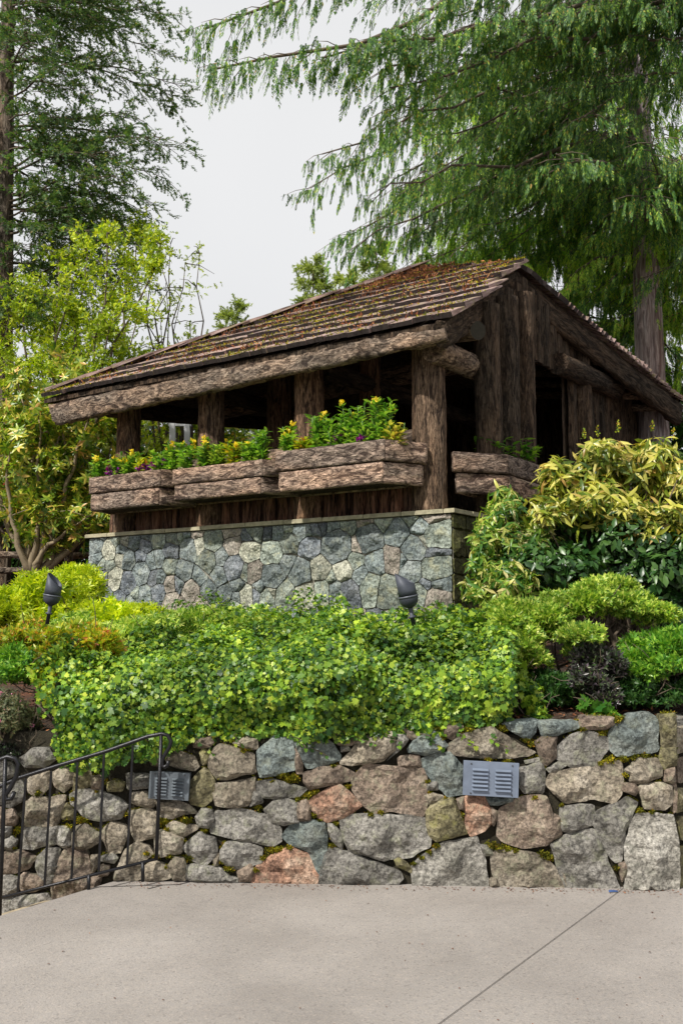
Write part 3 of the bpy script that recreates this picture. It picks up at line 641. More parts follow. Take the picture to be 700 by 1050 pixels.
# hidden rows lower down
for i in range(26):
    for j in range(2): cen.append((-4.6+i*.18+random.uniform(-.04, .04), 1.60-j*.17 - i*.004, .09))
def clip(poly, nx_, ny_, c):
    out = []
    for i in range(len(poly)):
        a, b_ = poly[i], poly[(i+1) % len(poly)]; da = a[0]*nx_+a[1]*ny_-c; db = b_[0]*nx_+b_[1]*ny_-c
        if da <= 0: out.append(a)
        if (da < 0) != (db < 0) and abs(da-db) > 1e-12: t = da/(da-db); out.append((a[0]+(b_[0]-a[0])*t, a[1]+(b_[1]-a[1])*t))
    return out
for i, (a, z, r_) in enumerate(cen):
    m_ = .34; poly = [(max(-4.655, a-m_), max(1.42, z-m_)), (min(-.002, a+m_), max(1.42, z-m_)), (min(-.002, a+m_), min(ZT-.006, z+m_)), (max(-4.655, a-m_), min(ZT-.006, z+m_))]
    for j, (a2, z2, r2) in enumerate(cen):
        if i == j or abs(a2-a) > .8 or abs(z2-z) > .8: continue
        dx, dz = a2-a, z2-z; d2 = dx*dx+dz*dz
        if d2 < 1e-6: continue
        t = .5 + (r_*r_-r2*r2)/(2*d2); t = min(.85, max(.15, t)); nx_, nz_ = dx, dz; poly = clip(poly, nx_, nz_, (a+dx*t)*nx_+(z+dz*t)*nz_)
        if len(poly) < 3: break
    if len(poly) < 3: continue
    cx = sum(p[0] for p in poly)/len(poly); cz = sum(p[1] for p in poly)/len(poly)
    Q = []
    for p in poly:
        if not Q or (p[0]-Q[-1][0])**2+(p[1]-Q[-1][1])**2 > .0009: Q.append(p)
    if len(Q) > 3 and (Q[0][0]-Q[-1][0])**2+(Q[0][1]-Q[-1][1])**2 < .0009: Q.pop()
    if len(Q) < 3: continue
    ext = math.sqrt(max((p[0]-cx)**2+(p[1]-cz)**2 for p in Q))
    if ext < .035: continue
    pts = [B(cx+(p[0]-cx), 0, cz+(p[1]-cz)) for p in Q]
    put_stone('stone', pts, O, du, -dn, random.choices(UM, [.34, .17, .27, .12, .10])[0], bw, .024, .026+.024*random.random(), .05, 700+i, .005, -.006)
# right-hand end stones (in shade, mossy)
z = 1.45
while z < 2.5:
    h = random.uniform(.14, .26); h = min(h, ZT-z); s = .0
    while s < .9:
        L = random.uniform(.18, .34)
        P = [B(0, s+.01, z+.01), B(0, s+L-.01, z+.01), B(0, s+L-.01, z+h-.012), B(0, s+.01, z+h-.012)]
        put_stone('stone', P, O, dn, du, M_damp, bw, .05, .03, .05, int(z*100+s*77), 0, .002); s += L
    z += h
# coping: thin slabs
a = -4.70
while a < .03:
    L = random.uniform(.35, .6); a1 = min(a+L, .045)
    prism('coping', [B(a+.003, -.035, 0), B(a1-.003, -.035, 0), B(a1-.003, .32, 0), B(a+.003, .32, 0)], ZT, ZT+.04+random.uniform(-.003, .003), M_cop, bw, bev=.006)
    a = a1
    if a >= .04: break
prism('coping', [B(-.30, .33, 0), B(.045, .33, 0), B(.045, 1.2, 0), B(-.30, 1.2, 0)], ZT, ZT+.04, M_cop, bw, bev=.006)
# ---------------------------------------------------------------- logs
def log(name, p0, p1, r0, r1, mat, parent, seg=20, step=.05, amp=.08, capmat=None, rid=9, seed=None, flat=None):
    """bark log with real ridges; local Z runs along the log"""
    p0, p1 = Vector(p0), Vector(p1); L = (p1-p0).length; n_ = max(3, int(L/step)); seed = seed or random.random()*50
    V, Fc = [], []
    for i in range(n_+1):
        z = L*i/n_; t = i/n_; r_ = r0*(1-t)+r1*t
        bx = .018*noise.noise(Vector((z*.8, seed, 0))); by = .018*noise.noise(Vector((z*.8, seed, 9)))
        for k in range(seg):
            th = 2*math.pi*k/seg; q = Vector((math.cos(th)*rid*.35, math.sin(th)*rid*.35, z*1.6+seed))
            h = 1-abs(noise.noise(q*1.3))*2.2; h2 = noise.noise(Vector((math.cos(th)*6, math.sin(th)*6, z*9+seed)))
            rr = r_*(1+amp*(h-.4)+amp*.45*h2)
            V.append((math.cos(th)*rr+bx, math.sin(th)*rr+by, z))
    for i in range(n_):
        for k in range(seg): Fc.append((i*seg+k, i*seg+(k+1) % seg, (i+1)*seg+(k+1) % seg, (i+1)*seg+k))
    me_f = len(Fc); Fc.append(tuple(reversed(range(seg)))); Fc.append(tuple(n_*seg+k for k in range(seg)))
    me = mesh(name, V, Fc, mat)
    if capmat is not None:
        me.materials.append(capmat); me.polygons[me_f].material_index = 1; me.polygons[me_f+1].material_index = 1
    me.polygons[me_f].use_smooth = False; me.polygons[me_f+1].use_smooth = False
    o = link(name, me, parent, p0); o.rotation_mode = 'QUATERNION'; o.rotation_quaternion = (p1-p0).to_track_quat('Z', 'Y'); return o
sh = thing('log_shelter', B(-2.3, 2.5, 1.5), 'rustic bark-log shelter with mossy shake roof above the grey-blue stone base', 'shelter')
zb = ZT+.03
def postat(px, y, b_, w, ztop, mat='post', name='post', z0=None):
    p = onBp(px, y, b_); r_ = w/2*(p-Vector(C0)).length/1000*.97
    return log(name, (p.x, p.y, zb if z0 is None else z0), (p.x, p.y, ztop), r_*1.04, r_*.97, MB[mat], sh, 26, .035, .07)
postat(439.5, 440, .17, 35, 4.15); postat(317.5, 430, .15, 31, 4.12); postat(216.5, 430, .15, 27, 4.12); postat(131, 435, .15, 24, 4.12)
postat(286, 430, 1.2, 25, 4.75, z0=1.5); postat(379, 400, 1.2, 22, 4.8, z0=1.5); postat(192, 420, 3.3, 13, 4.6, 'dark', z0=1.5)
# palisade of small upright logs behind the boxes
a = -4.52
while a < -.42:
    r_ = random.uniform(.062, .085); a += r_
    log('palisade_log', B(a, .20, zb-.01), B(a, .20, 3.19), r_, r_, MB['pal'], sh, 12, .07, .10); a += r_*.98
log('rail_log', B(-4.6, .26, 3.27), B(-.24, .26, 3.29), .085, .095, MB['fascia'], sh, 16, .05, .08)
# palisade along the left end
b_ = .35
while b_ < 3.2:
    log('palisade_log', B(-4.5, b_, 1.5), B(-4.5, b_, 3.05), .08, .08, MB['pal'], sh, 8, .2, .1); b_ += .165
# right side: big posts, beams, planks, all under the rake
SA = 0.0
def sidepost(px, y, w, ztop, mat='dark', a=SA):
    p = onAp(px, y, a); r_ = w/2*(p-Vector(C0)).length/1000*.97
    return log('post', (p.x, p.y, 1.5), (p.x, p.y, ztop), r_*1.03, r_, MB[mat], sh, 24, .05, .09)
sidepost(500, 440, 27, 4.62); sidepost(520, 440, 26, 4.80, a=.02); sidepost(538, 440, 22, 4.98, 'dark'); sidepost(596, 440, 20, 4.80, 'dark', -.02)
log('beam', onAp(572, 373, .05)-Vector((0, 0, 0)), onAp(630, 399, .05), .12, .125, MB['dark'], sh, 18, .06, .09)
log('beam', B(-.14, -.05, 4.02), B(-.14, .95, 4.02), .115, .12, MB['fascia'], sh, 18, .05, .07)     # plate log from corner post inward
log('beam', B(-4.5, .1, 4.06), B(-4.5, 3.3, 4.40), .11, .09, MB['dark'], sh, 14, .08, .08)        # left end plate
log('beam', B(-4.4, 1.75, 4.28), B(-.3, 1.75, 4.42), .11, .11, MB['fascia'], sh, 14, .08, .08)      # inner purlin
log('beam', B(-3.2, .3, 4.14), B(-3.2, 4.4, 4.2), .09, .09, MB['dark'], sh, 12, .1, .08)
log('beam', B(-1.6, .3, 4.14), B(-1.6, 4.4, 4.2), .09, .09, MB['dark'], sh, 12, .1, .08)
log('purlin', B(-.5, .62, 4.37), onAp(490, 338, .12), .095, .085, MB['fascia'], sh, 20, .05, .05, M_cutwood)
# plank cladding on the far part of the side and the closed back: boards side by side
def roof_under(a, b_):
    if b_ <= 1.8: return 4.2+.57*(b_+.3)-.12
    return 5.2-(b_-1.8)*.17
def board(name, p, w_, t_, z0, z1, ax, mat, par):
    V = []; n_ = max(2, int((z1-z0)/.3))
    for i in range(n_+1):
        z = z0+(z1-z0)*i/n_
        for s, q in ((-1, -1), (1, -1), (.6, 1), (-.6, 1)):
            j = random.uniform(-.006, .006); k = ax.cross(Vector((0, 0, 1)))
            v_ = ax*(s*w_/2+j)+k*(q*t_/2+j); V.append((v_.x, v_.y, z-z0))
    Fc = [(i*4+k, i*4+(k+1) % 4, (i+1)*4+(k+1) % 4, (i+1)*4+k) for i in range(n_) for k in range(4)]+[(3, 2, 1, 0), (n_*4, n_*4+1, n_*4+2, n_*4+3)]
    return link(name, mesh(name, V, Fc, mat, False), par, (p.x, p.y, z0))
b_ = 1.35
while b_ < 6.3:
    z0 = 1.5 if b_ > 2.9 else 4.36
    if b_ < 1.6: z0 = 4.3
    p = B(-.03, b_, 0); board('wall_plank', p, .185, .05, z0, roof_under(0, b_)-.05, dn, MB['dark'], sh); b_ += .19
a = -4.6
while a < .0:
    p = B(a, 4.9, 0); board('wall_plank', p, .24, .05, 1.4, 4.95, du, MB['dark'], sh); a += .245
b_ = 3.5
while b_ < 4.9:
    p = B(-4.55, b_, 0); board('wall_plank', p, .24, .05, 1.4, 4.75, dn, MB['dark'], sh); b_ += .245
link('light_block_panel', mesh('light_block_panel', [tuple(B(-4.7, 4.96, 1.4)), tuple(B(.05, 4.96, 1.4)), tuple(B(.05, 4.96, 4.9)), tuple(B(-4.7, 4.96, 4.9))], [(0, 1, 2, 3)], MB['dark']), sh)  # added sheet that blocks light leaking through the plank gaps
link('light_block_panel', mesh('light_block_panel', [tuple(B(-.10, 2.9, 1.4)), tuple(B(-.10, 4.9, 1.4)), tuple(B(-.10, 4.9, 4.6)), tuple(B(-.10, 2.9, 4.6))], [(0, 1, 2, 3)], MB['dark']), sh)  # same added light block behind the side planks
link('floor', mesh('floor', [tuple(B(-4.5, .3, 1.78)), tuple(B(-.1, .3, 1.78)), tuple(B(-.1, 6, 1.78)), tuple(B(-4.5, 6, 1.78))], [(0, 1, 2, 3)], M_soil), sh)
# ---------------------------------------------------------------- roof
EL = B(-5.12, -.33, 4.19); ER = B(.15, -.33, 4.19); PK = B(-.13, 1.8, 5.345); AP = B(-1.94, 2.9, 6.03)
FT = atY(694, 411, 12.6); BR = B(-.9, 7.4, 4.5); BL = B(-5.1, 6.2, 5.0)
def slab(name, poly, t_, mat):
    bm = bmesh.new(); c = sum(poly, Vector())/len(poly)
    f = bm.faces.new([bm.verts.new(p-c) for p in poly]); nn = Vector((0, 0, -t_))
    r_ = bmesh.ops.extrude_face_region(bm, geom=[f]); bmesh.ops.translate(bm, verts=[e for e in r_['geom'] if isinstance(e, bmesh.types.BMVert)], vec=nn)
    bmesh.ops.triangulate(bm, faces=bm.faces); bmesh.ops.recalc_face_normals(bm, faces=bm.faces)
    me = bpy.data.meshes.new(name); bm.to_mesh(me); bm.free(); me.materials.append(mat); return link(name, me, sh, c)
dz = Vector((0, 0, -.03))
slab('roof_deck', [EL+dz, ER+dz, PK+dz, AP+dz], .045, MB['dark'])
slab('roof_deck', [PK+dz, FT+dz, AP+dz], .045, MB['dark']); slab('roof_deck', [AP+dz, FT+dz, BR+dz], .045, MB['dark'])
slab('roof_deck', [EL+dz*1.2, AP+dz*1.2, BL+dz*1.2], .04, MB['dark']); slab('roof_deck', [AP+dz, BR+dz, BL+dz], .05, MB['dark'])
# logs along eave and rakes
def taper_fascia(name, p0, p1, h0, h1, th_, mat, parent, cut0=0., cut1=0.):
    """split log used as fascia: bark-covered D profile; local Z along"""
    p0, p1 = Vector(p0), Vector(p1); ax = (p1-p0); L = ax.length; ax.normalize(); n_ = int(L/.03); prof = 14; sd_ = random.random()*40
    V, Fc = [], []
    for i in range(n_+1):
        t = i/n_; z = L*t; h = h0*(1-t)+h1*t
        for k in range(prof):
            th = math.pi*2*k/prof; x = math.cos(th); y = math.sin(th)
            sx = abs(x)**.6*(1 if x > 0 else -1); sy = abs(y)**.6*(1 if y > 0 else -1)
            q = Vector((x*2.6+z*.9, y*3.2-z*1.3, z*2.6+sd_)); r_ = 1-abs(noise.noise(q))*2.2; r2 = noise.noise(q*3.1)
            dsp = .018*(r_-.4)+.010*r2+.012*noise.noise(Vector((z*1.5, sd_, 0)))
            zz_ = z + (cut0*sy*h/2*(1-t) if t < .04 else 0) + (cut1*sy*h/2 if t > .985 else 0)
            V.append((sy*(h/2+dsp), sx*(th_/2+dsp), zz_))
    for i in range(n_):
        for k in range(prof): Fc.append((i*prof+k, i*prof+(k+1) % prof, (i+1)*prof+(k+1) % prof, (i+1)*prof+k))
    Fc.append(tuple(reversed(range(prof)))); Fc.append(tuple(n_*prof+k for k in range(prof)))
    me = mesh(name, V, Fc, mat); me.polygons[-1].use_smooth = False; me.polygons[-2].use_smooth = False
    o = link(name, me, parent, p0); z_ = ax; y_ = z_.cross(Vector((0, 0, 1))).normalized()*-1; x_ = y_.cross(z_)
    o.rotation_mode = 'QUATERNION'; o.rotation_quaternion = Matrix((x_, y_, z_)).transposed().to_quaternion(); return o
taper_fascia('eave_log', B(-5.0, -.27, 3.975), B(.13, -.27, 4.085), .265, .17, .13, MB['fascia'], sh, .45)
def dropv(p, d): return Vector((p.x, p.y, p.z-d))
taper_fascia('rake_log', dropv(ER, .13)-du*.07+dn*.03, dropv(PK, .17)-du*.05, .24, .30, .12, MB['dark'], sh)
taper_fascia('rake_log', dropv(PK, .19)-du*.05, dropv(FT, .19), .28, .30, .13, MB['dark'], sh)
# soffit rafters beneath the far corner of the roof
for k in range(5):
    t = .55+.1*k; q = PK.lerp(FT, t); log('rafter', dropv(q, .16), dropv(q, .10)-du*1.8+Vector((0, 0, .2)), .05, .05, MB['fascia'], sh, 10, .1, .08)
for k in range(11):
    a = -4.6+k*.44; bm_ = min(2.6, .2+abs(a+5)*.9, 1.7+max(0, -.13-a)*.6); log('rafter', B(a, -.2, 4.12), B(a, bm_, 4.19+.57*(bm_+.3)-.14), .05, .05, MB['dark'], sh, 8, .2, .08)
# shakes on the front plane
SK = []
for k in range(9):
    wv = random.uniform(.15, .27); Ln = .5; th0 = random.uniform(.036, .058); bm_v = []
    nxs, nys = 3, 4
    for j in range(nys+1):
        for i in range(nxs+1):
            x = (i/nxs-.5)*wv; y = j/nys*Ln; t_ = th0*(1-j/nys*.75)
            bm_v.append((x+random.uniform(-.003, .003), y+(random.uniform(-.018, .012) if j == 0 else 0), t_+random.uniform(-.003, .003)))
    nvv = len(bm_v)
    bm_v += [(v_[0], v_[1]+.002, -.004) for v_ in bm_v[:nxs+1]] + [(bm_v[(nxs+1)*nys+i][0], Ln, -.004) for i in range(nxs+1)]
    w1 = nxs+1; Fs = [(j*w1+i, j*w1+i+1, (j+1)*w1+i+1, (j+1)*w1+i) for j in range(nys) for i in range(nxs)]
    Fs += [(nvv+i, nvv+i+1, i+1, i) for i in range(nxs)]
    Fs.append(tuple([j*w1 for j in range(nys, -1, -1)]+[nvv, nvv+w1])); Fs.append(tuple([nvv+w1+nxs, nvv+nxs]+[j*w1+nxs for j in range(nys+1)]))
    me_ = mesh('shingle', bm_v, Fs, M_shake, False); me_.materials.append(M_butt)
    for i in range(nxs): me_.polygons[nxs*nys+i].material_index = 1
    SK.append((wv, me_))
slope = math.atan(.57); up = (dn*math.cos(slope)+Vector((0, 0, math.sin(slope)))).normalized(); nrmR = du.cross(up).normalized()
rotM = Matrix((du, up, nrmR)).transposed().to_euler()
SLmax = (AP-EL).dot(up)
hip = lambda s: -5.12 + (AP-B(-5.12, -.33, 4.19)).dot(du)*s/SLmax
sPK = (PK-ER).dot(up)
def rightlim(s):
    if s <= sPK: return .16 + (-.13-.15)*s/sPK
    return -.13 + (-1.94+.13)*(s-sPK)/(SLmax-sPK)
moss_pts = []; need_pts = []; nsh = 0
rows = 11; ds = SLmax/rows
for r_ in range(rows+1):
    s = r_*ds*.985; lo, hi = hip(s+.05)-.05, rightlim(s)+.03
    a = lo + random.uniform(-.03, .04)
    while a < hi-.05:
        wv, me = random.choice(SK)
        if a+wv > hi+.12: wv, me = min(SK, key=lambda q: q[0])
        p = EL + du*(a+wv/2+5.12) + up*(s+random.uniform(-.02, .015)-.03) + nrmR*(.012+random.uniform(0, .008))
        ac = a+wv/2; lf = .5
        while lf > .06 and not (s+lf <= SLmax+.03 and hip(s+lf) <= ac+.10 and ac <= rightlim(s+lf)+.12): lf -= .03
        if lf <= .07 or s > SLmax-.02: a += wv+.006; continue
        o = link('shingle', me, sh, p); o.scale = (1, lf/.5, 1)
        q = (Matrix.Rotation(random.uniform(-.03, .03), 3, nrmR) @ Matrix.Rotation(R(-3.2)*-1*0+R(2.2), 3, du).inverted() @ Matrix((du, up, nrmR)).transposed()); o.rotation_euler = q.to_euler(); nsh += 1
        for _ in range(int(34*max(0, noise.noise(Vector((a*1.1, s*1.6, 4)))+.30)*3)):
            moss_pts.append(p + du*random.uniform(-wv/2, wv/2) + up*abs(random.gauss(0, .05)) + nrmR*random.uniform(.03, .045))
        a += wv+.006
ctr = EL.lerp(AP, 1)
for _ in range(1500):
    aa = -1.75+random.gauss(0, .42); ss = 3.0+random.gauss(0, .30)+ (aa+1.75)*-.2
    if hip(ss) < aa < rightlim(ss) and ss < SLmax: need_pts.append(EL+du*(aa+5.12)+up*ss+nrmR*(random.uniform(.035, .07)))
for _ in range(4200):
    ss = random.uniform(0, SLmax); aa = random.uniform(hip(ss), rightlim(ss))
    if noise.noise(Vector((aa*1.6, ss*2.2, 11))) > -.05: need_pts.append(EL+du*(aa+5.12)+up*ss+nrmR*random.uniform(.035, .05))
P = np.array([tuple(p) for p in moss_pts]); V, Fc = stamp(T_diam(.3), P, rnd_unit(len(P))+np.array(nrmR)*.9, rnd_unit(len(P)), RNG.uniform(.014, .03, len(P)))
link('roof_moss', mesh('roof_moss', V, Fc, L_moss), sh, kind='stuff')
P = np.array([tuple(p) for p in need_pts]); V, Fc = stamp(T_diam(.16), P, rnd_unit(len(P))+np.array(nrmR)*.2, rnd_unit(len(P))+np.array(nrmR), RNG.uniform(.03, .06, len(P)))
link('fallen_needles', mesh('fallen_needles', V, Fc, L_need), sh, kind='stuff')
# shingle edges along the far rake and caps on the left hip
n_ = 40; d_ = (FT-PK)/n_; dx_ = d_.normalized(); up2 = dx_.cross(-du).normalized()
for i in range(n_):
    p = PK + d_*(i+.5) + Vector((0, 0, .005+random.uniform(0, .012))); wv, me = random.choice(SK)
    y_ = (AP-PK.lerp(FT, i/n_)).normalized(); x_ = dx_; z_ = x_.cross(y_)*-1; z_ = z_ if z_.z > 0 else -z_; x2 = y_.cross(z_)
    o = link('shingle', me, sh, p - y_*.08); o.rotation_euler = Matrix((x2.normalized(), y_, z_.normalized())).transposed().to_euler()
hd = (AP-EL); hl = hd.length; hdn = hd.normalized()
for i in range(12):
    p = EL + hdn*(i*hl/12+.02) + Vector((0, 0, .04)); x_ = hdn.cross(Vector((0, 0, 1))).normalized(); z_ = x_.cross(hdn)
    o = link('hip_shingle', SK[i % 9][1], sh, p); o.rotation_euler = (Matrix.Rotation(R(3), 3, x_) @ Matrix((x_, hdn, z_)).transposed()).to_euler()
# ---------------------------------------------------------------- bark planter boxes
def bark_board(name, p0, p1, h, t_, outn, mat, parent, lean=0):
    """bark board from p0 to p1 (bottom line), height h, bark face towards outn; local X along"""
    p0, p1 = Vector(p0), Vector(p1); ax = (p1-p0); L = ax.length; ax.normalize(); nx_ = max(6, int(L/.025)); nz_ = 7; sd_ = random.random()*60
    V, Fc = [], []
    for j in range(nz_+1):
        for i in range(nx_+1):
            x = L*i/nx_; z = h*j/nz_; e = min(1, min(z, h-z)/(h*.16)+.0); e2 = min(1, min(x, L-x)/.02)
            q = Vector((x*3.2+z*2, z*9, sd_)); r_ = 1-abs(noise.noise(q))*2.4; r2 = noise.noise(q*3)
            d = t_*.5 + (.011*(r_-.3)+.006*r2)*min(e, 1) - .006*(1-min(e, e2))
            zz_ = z + .006*noise.noise(Vector((x*4, j*.5, sd_)))
            V.append((x, d, zz_))
    w1 = nx_+1; Fc = [(j*w1+i, j*w1+i+1, (j+1)*w1+i+1, (j+1)*w1+i) for j in range(nz_) for i in range(nx_)]
    k0 = len(V); V += [(x, -t_*.5, z) for (x, z) in ((0, 0), (L, 0), (L, h), (0, h))]
    Fc += [(k0, k0+3, k0+2, k0+1), tuple([k0, k0+1]+[i for i in range(nx_, -1, -1)]), tuple([k0+2, k0+3]+[nz_*w1+i for i in range(nx_+1)]),
           tuple([k0+3, k0]+[j*w1 for j in range(nz_+1)]), tuple([k0+1, k0+2]+[j*w1+nx_ for j in range(nz_, -1, -1)])]
    y_ = Vector(outn).normalized(); z_ = ax.cross(y_); 
    if z_.z < 0:   # flip so local Z is up
        V = [(L-v_[0], v_[1], v_[2]) for v_ in V]; Fc = [tuple(reversed(f)) for f in Fc]
        ax = -ax; p0 = p1; z_ = ax.cross(y_)
    me = mesh(name, V, Fc, mat); me.validate()
    bm = bmesh.new(); bm.from_mesh(me); bmesh.ops.recalc_face_normals(bm, faces=bm.faces); bm.to_mesh(me); bm.free()
    o = link(name, me, parent, p0); o.rotation_euler = Matrix((ax, y_, z_)).transposed().to_euler(); return o
def planter(fl, fr, bl, br, z0, z1, label, shrink=.05):
    """plan corners as Vectors: front-left, front-right, back-left, back-right"""
    c = (fl+fr+bl+br)/4; t = thing('bark_planter', (c.x, c.y, z0), label, 'planter box', 'bark planter boxes hanging on the log shelter')
    hm = (z1-z0)/2
    for lev in (0, 1):
        s = shrink*(1-lev); zz0 = z0+lev*(hm+.004); f = lambda p: Vector((p.x+(c.x-p.x)*s, p.y+(c.y-p.y)*s, zz0))
        for p, q in ((fl, fr), (fr, br), (br, bl), (bl, fl)):
            P_, Q_ = f(p), f(q); d = (Q_-P_).normalized(); on = Vector((d.y, -d.x, 0)); on = on if on.dot((P_+Q_)/2-Vector((c.x, c.y, zz0))) > 0 else -on
            bark_board('bark_board', P_-d*.012 if p is fl else P_, Q_+d*.012 if p is fl else Q_, hm-.006, .05, on, MB['box'], t)
    g = lambda p, z, k=.05: Vector((p.x+(c.x-p.x)*k, p.y+(c.y-p.y)*k, z))
    link('base_board', mesh('base_board', [tuple(g(p, z0+.012)) for p in (fl, fr, br, bl)], [(0, 1, 2, 3)], MB['dark'], False), t)
    link('soil', mesh('soil', [tuple(g(p, z1-.05)) for p in (fl, fr, br, bl)], [(0, 1, 2, 3)], M_soil), t)
    return t
def pbox(x0, x1, yref0, yref1, back_l, back_r, z0, z1, label, b_=-.4, bb=-.02):
    l = ab(onBp(x0, yref0, b_))[0]; r_ = ab(onBp(x1, yref1, b_))[0]
    return planter(B(l, b_, 0), B(r_, b_, 0), B(l-back_l, bb, 0), B(r_+back_r, bb, 0), z0, z1, label), (l, r_)
boxes = []
boxes.append(pbox(94, 165, 489, 481, .1, .18, 2.79, 3.155, 'leftmost and farthest bark planter box on the shelter front, with cream and purple flowers')[1])
boxes.append(pbox(179, 269, 484, 470, .05, .16, 2.81, 3.135, 'middle of the three front bark planter boxes, with yellow flowers')[1])
boxes.append(pbox(285, 394, 463, 450, .05, .2, 2.80, 3.185, 'largest bark planter box, left of the corner post, with magenta flowers at its right end')[1])
bz = planter(B(-.10, .24, 0), B(.23, .64, 0), B(-.16, 2.0, 0), B(.23, 2.05, 0), 2.76, 3.13, 'shaded bark planter box right of the corner post, holding a dark green leafy plant')
# ---------------------------------------------------------------- flowering plants in the boxes
T_l1 = T_lance(.13, .04, .15); T_l2 = T_lance(.2, .04, .1); T_d = T_diam(.28, .08)
def blossom_vf(p, r_, k=14, kind=0):
    P_ = np.array([p]*k)+rnd_unit(k)*r_*.7; return stamp(T_diam(.45, .1), P_, rnd_unit(k)+np.array([0, -.3, .6]), rnd_unit(k), np.full(k, r_*1.1))
def flower_plant(base, h, spread, fl, label, leafmat=None, nst=7, lean=0, cat='flowering plant', nflow=3, pale=False):
    base = Vector(base); t = thing('flower_plant', base, label, cat, 'flowering plants in the bark planter boxes')
    LV, SV, FV = [], [], {'y': [], 'p': []}
    for s in range(nst):
        a = random.uniform(0, 2*math.pi); r_ = spread*random.uniform(.2, 1); hh = h*random.uniform(.6, 1.05)
        tip = base+Vector((math.cos(a)*r_, math.sin(a)*r_, hh)); pts = curve(base+Vector((math.cos(a)*r_*.2, math.sin(a)*r_*.2, -.02)), tip, 0, 5, .02)
        SV.append(tube_vf(pts, [.0045]*6, 4)); k = int(14+hh*60)
        tt = RNG.uniform(.15, 1, k); Pm = np.array([tuple(pts[0].lerp(pts[-1], q)) for q in tt]); az = RNG.uniform(0, 6.28, k)
        D = np.stack([np.cos(az), np.sin(az), RNG.uniform(.1, .9, k)], 1); LV.append(stamp(T_l2, Pm, D, np.array([0, 0, 1.])+rnd_unit(k)*.4, RNG.uniform(.06, .11, k)*(1.1-.3*tt)))
        if s < nflow:
            for c in fl: FV[c].append(blossom_vf(tuple(tip+Vector((0, 0, .01)) if c == 'y' else base+Vector((random.uniform(-spread, spread), -.06, h*random.uniform(.3, .6)))), .030, 14))
    V, Fc = joinvf(SV); link('stems', mesh('stems', V-np.array(base), Fc, M_green), t, base, kind='stuff')
    V, Fc = joinvf(LV); link('leaves', mesh('leaves', V-np.array(base), Fc, leafmat or L_fresh), t, base, kind='stuff')
    for c, L in FV.items():
        for V, Fc in L: link('blossom', mesh('blossom', V-np.array(base), Fc, L_fyel if c == 'y' else L_fpur), t, base)
    return t
M_green = plain('green_stem', (.10, .20, .04), .6, sc=20, bs=0)
def fp(px, py, h, fl, label, mat=None, spread=.07, nst=7, nflow=3, b_=-.27, zb_=3.12):
    h *= 1.4; spread *= 1.5; nst += 4; nflow += 1 if fl else 0
    p = onBp(px, py, b_); flower_plant((p.x, p.y, zb_), h, spread, fl, label, mat, nst, nflow=nflow)
fp(104, 480, .20, 'y', 'cream-yellow flowered plant at the left end of the leftmost planter')
fp(118, 482, .17, 'yp', 'yellow and purple flowered plant, second from the left end of the leftmost planter')
fp(133, 480, .20, 'y', 'yellow flowered plant below the leftmost post')
fp(148, 478, .15, 'p', 'purple flowered low plant near the right end of the leftmost planter', L_oran)
fp(163, 476, .18, 'p', 'purple flowered plant at the right end of the leftmost planter')
fp(176, 472, .25, 'y', 'yellow flowered plant over the gap between the two far planters')
fp(192, 474, .22, 'y', 'yellow flowered plant at the left end of the middle front planter')
fp(208, 473, .23, 'y', 'yellow flowered plant in front of the second post')
fp(224, 472, .17, '', 'leafy green plant just right of the second post', L_azal)
fp(240, 470, .17, 'y', 'low yellow flowered plant in the middle front planter, right half', L_oran)
fp(256, 468, .20, 'y', 'leafy plant with one yellow bloom near the right end of the middle front planter', nflow=1)
fp(268, 464, .26, '', 'tall bare green stems at the right end of the middle front planter', spread=.06)
fp(298, 458, .24, 'y', 'tall leafy plant with yellow buds at the left end of the largest planter', nflow=2)
fp(313, 456, .14, '', 'low green plant with gold tips in front of the third post', L_oran)
fp(328, 455, .27, 'y', 'tall bright green plant just right of the third post', spread=.09, nst=10, nflow=2)
fp(345, 453, .24, 'p', 'green plant with a purple bloom in the middle of the largest planter', spread=.08, nst=8, nflow=1)
fp(362, 452, .32, 'y', 'tall green plant with yellow top in the right half of the largest planter', spread=.08, nst=9, nflow=2)
fp(376, 450, .20, 'p', 'magenta flowered plant in the largest planter', nflow=4)
fp(392, 447, .34, 'y', 'tallest green plant with a yellow top at the right end of the largest planter', spread=.08, nst=10, nflow=2)
fp(404, 449, .16, '', 'low golden leaved plant at the right corner of the largest planter', L_auc)
def leafy(name, base, h, rad, mat, T, size, n_st, per, label, cat='shrub', group=None, drop=0):
    base = Vector(base); t = thing(name, base, label, cat, group); LV, SV = [], []
    for s in range(n_st):
        a = random.uniform(0, 6.28); r_ = rad*math.sqrt(random.random()); hh = h*random.uniform(.55, 1)*(1-.35*(r_/rad)**2)
        tip = base+Vector((math.cos(a)*r_, math.sin(a)*r_, hh)); pts = curve(base+Vector((math.cos(a)*r_*.25, math.sin(a)*r_*.25, 0)), tip, .03, 5, .03)
        SV.append(tube_vf(pts, [.008, .007, .006, .005, .004, .003], 4)); tt = RNG.uniform(.35, 1.02, per); Pm = np.array([tuple(pts[0].lerp(pts[-1], q)) for q in tt])
        az = RNG.uniform(0, 6.28, per); D = np.stack([np.cos(az), np.sin(az), RNG.uniform(-.2, .8, per)], 1)
        LV.append(stamp(T, Pm, D, np.array([0, 0, 1.])+rnd_unit(per)*.4, RNG.uniform(.7, 1.15, per)*size))
    V, Fc = joinvf(SV); link('stems', mesh('stems', V-np.array(base), Fc, M_twig), t, base, kind='stuff')
    V, Fc = joinvf(LV); link('leaves', mesh('leaves', V-np.array(base), Fc, mat), t, base, kind='stuff'); return t
